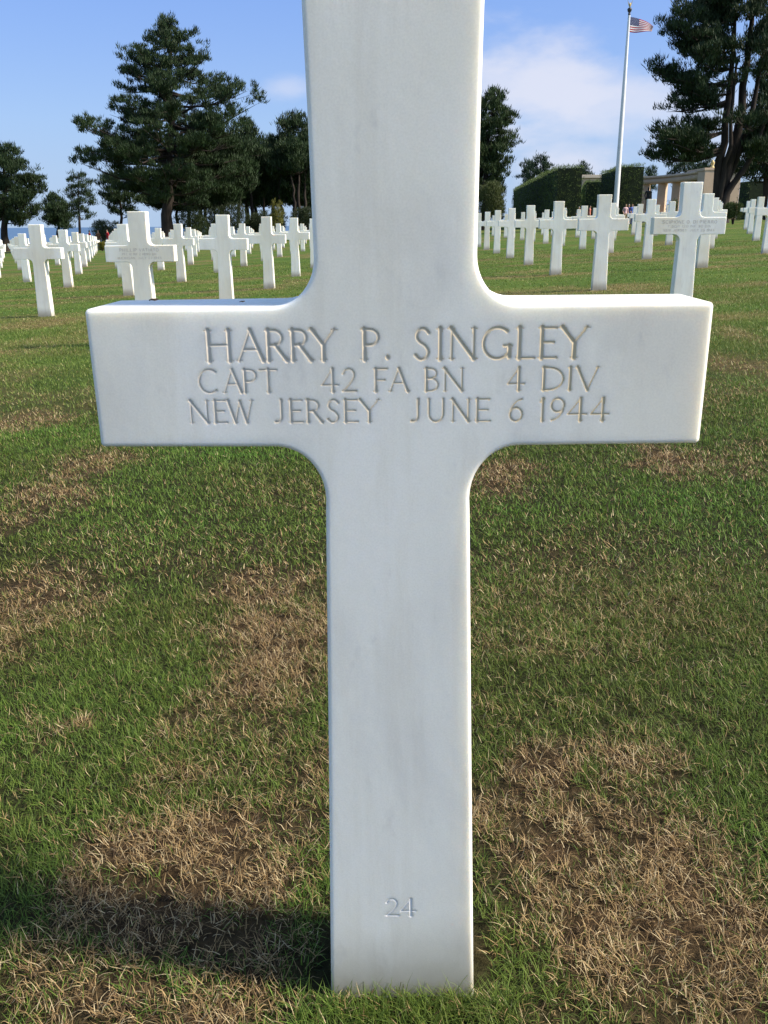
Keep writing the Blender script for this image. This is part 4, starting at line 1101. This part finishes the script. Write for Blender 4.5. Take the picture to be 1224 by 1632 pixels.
for px, d, rz, top, bot, hair, lab in (
    (996, 80, .3, 'pink', 'khaki', 'fair', 'visitor in a pale pink shirt standing before the hedge'), (1001, 80.5, -.4, 'navy', 'white', 'grey', 'visitor in dark blue top and white trousers beside the pink shirt'), (1006, 81, .8, 'blue', 'denim', 'fair', 'visitor in a bright blue top at the edge of the hedge'),
    (939, 79, 1.5, 'salmon', 'khaki', 'dark', 'visitor in a salmon top half hidden by crosses'), (922, 82, .2, 'grey', 'white', 'grey', 'grey-haired visitor in grey in the gap between the hedges'),
    (140, 82, 2.2, 'red', 'denim', 'dark', 'visitor in a red jacket beyond the crosses above the sea'), (154, 84, .9, 'brown', 'khaki', 'fair', 'visitor in a brown jacket near the grey-green bush'), (169, 80, -1., 'red', 'navy', 'dark', 'visitor in red in front of the grey-green bush'),
    (1166, 88, .3, 'white', 'khaki', 'dark', 'visitor in white by the loggia wall'), (1171, 90, 1.2, 'salmon', 'grey', 'grey', 'grey-haired visitor in salmon by the loggia wall')):
    q = at(px, 350, d)
    o = obj('person', figure_mesh('person', [C_[top], C_[bot], M_SKIN, M_HAIR[hair], shoe], rng.uniform(.02, .16), rng.uniform(.0, .2)))
    o.location = (q.x, d, float(gz_smooth(q.x, d))); o.rotation_euler = (0, 0, rz)
    tag(o, lab, 'person')
# plain bronze figure in the middle of the colonnade
q = at(1030, 350, 122); zg = float(gz_smooth(q.x, 122))
root = empty('statue', (q.x, 122, zg)); tag(root, 'dark bronze standing figure on a block before the colonnade', 'statue')
bm = bmesh.new(); bm_box(bm, (0, 0, .55), (1.5, 1.5, 1.7), .05); bm_obj('pedestal', bm, M_STONE, root)
o = obj('figure', figure_mesh('figure', [M_BRONZE], .12, .1), root); o.location = (0, 0, 1.4); o.scale = (1.75, 1.75, 1.75)

# ------------------------------------------------------------------ flagpole and flag
FD = 85.
fb = at(980.5, 352, FD); ft = at(1002, 24, FD); fzg = float(gz_smooth(fb.x, FD)); xp = (at(1002, 24, FD).x + fb.x) / 2
M_POLE = noisy('white_pole', (.74, .75, .76), (.82, .82, .82), 2., .35)
M_DARK = noisy('finial_bronze', (.02, .02, .02), (.05, .045, .035), 5, .4)
root = empty('flagpole', (xp, FD, fzg)); tag(root, 'tall tapered white flagpole topped by a small spread-winged bird', 'flagpole')
Hh = ft.z - fzg
g = Geo(); g.add(*tube([(0, 0, 0), (0, 0, Hh * .33), (0, 0, Hh * .66), (0, 0, Hh)], [.25, .22, .17, .10], 14)); obj('pole', g.mesh('pole', M_POLE, True), root)
g = Geo(); g.add(*tube([(0, 0, -.1), (0, 0, .25), (0, 0, .26), (0, 0, .5)], [.5, .48, .36, .3], 16)); obj('collar', g.mesh('collar', M_DARK, True), root)
g = Geo(); g.add(*tube([(0, 0, Hh - .02), (0, 0, Hh + .12), (0, 0, Hh + .16), (0, 0, Hh + .30), (0, 0, Hh + .45), (0, 0, Hh + .56), (0, 0, Hh + .58)], [.105, .11, .07, .17, .20, .10, .02], 12)); fin = obj('finial', g.mesh('finial', M_DARK, True), root)
g = Geo(); zf = Hh + .56
g.add(*tube([(0, 0, zf), (0, 0, zf + .12), (.01, 0, zf + .26), (.04, 0, zf + .36), (.07, 0, zf + .36)], [.05, .1, .085, .05, .01], 8))
for s in (-1, 1):
    P = np.array([(s * .05, 0, zf + .22), (s * .16, 0, zf + .44), (s * .23, 0, zf + .60), (s * .17, 0, zf + .36), (s * .08, 0, zf + .12)])
    V = np.concatenate([P + [0, -.018, 0], P + [0, .018, 0]])
    g.add(V, [[0, 1, 2], [0, 2, 3], [0, 3, 4], [5, 7, 6], [5, 8, 7], [5, 9, 8]])
    g.add(V, [[k, (k + 1) % 5, 5 + (k + 1) % 5, 5 + k] for k in range(5)])
obj('bird', g.mesh('bird', M_GILT), fin)
MR = noisy('flag_red', (.34, .012, .03), (.40, .02, .04), 10, .8); MW = noisy('flag_white', (.72, .72, .72), (.78, .78, .78), 10, .8); MB = noisy('flag_blue', (.02, .03, .11), (.03, .04, .14), 10, .8)
s = FD / 1481.
FH, FL = 20.5 * s * .98, 35 * s
def flag_pt(u, v):            # u along the fly, v down the hoist
    drop_top = FH * (.10 * u + .55 * u ** 2.2) ; bot = FH * (1 + .05 * math.sin(u * 5))
    z = -(drop_top + (bot - drop_top) * v) if u < 1 else -(drop_top + (bot - drop_top) * v)
    x = FL * u * (1 - .04 * v)
    y = .16 * math.sin(u * 6.2 + v * 1.3) * (u ** .6) + .22 * u * (1 - v) * math.sin(u * 3)
    return Vector((x, y, z))
bm = bmesh.new(); nu, nv = 30, 26
gv = [[bm.verts.new(flag_pt(a / nu, b / nv)) for a in range(nu + 1)] for b in range(nv + 1)]
for b_ in range(nv):
    for a in range(nu):
        f = bm.faces.new([gv[b_][a], gv[b_ + 1][a], gv[b_ + 1][a + 1], gv[b_][a + 1]])
        st = b_ // 2
        f.material_index = 2 if (st < 7 and a < nu * .4) else (0 if st % 2 == 0 else 1)
        f.smooth = True
root = empty('flag', (xp + .13, FD, at(1002, 27, FD).z)); tag(root, 'flag with red and white stripes and starred blue canton flying from the pole', 'flag')
o = bm_obj('cloth', bm, [MR, MW, MB], root)
sm = o.modifiers.new('thick', 'SOLIDIFY'); sm.thickness = .006; sm.offset = 0
bm = bmesh.new()
for r_ in range(9):
    for c_ in range(6 if r_ % 2 == 0 else 5):
        u = .4 * (c_ * 2 + 1 + (r_ % 2)) / 12; v = 7 / 13 * (r_ + 1) / 10
        for off in (-.008, .008):
            c0 = flag_pt(u, v) + Vector((0, off, 0)); vs = []
            for k in range(10):
                rr = .030 if k % 2 == 0 else .012; an = math.pi / 2 + k * math.pi / 5
                vs.append(bm.verts.new(c0 + Vector((math.cos(an) * rr, 0, math.sin(an) * rr))))
            bm.faces.new(vs)
bm_obj('stars', bm, MW, root)
print('tris', sum(sum(len(p.vertices) - 2 for p in m.polygons) for m in {o.data for o in scene.objects if o.type == 'MESH'} if len(m.polygons) < 3e4), [(o.name, len(o.data.polygons)) for o in scene.objects if o.type == 'MESH' and len(o.data.polygons) > 3e4])
print('done', sum(len(o.data.polygons) for o in scene.objects if o.type == 'MESH'))
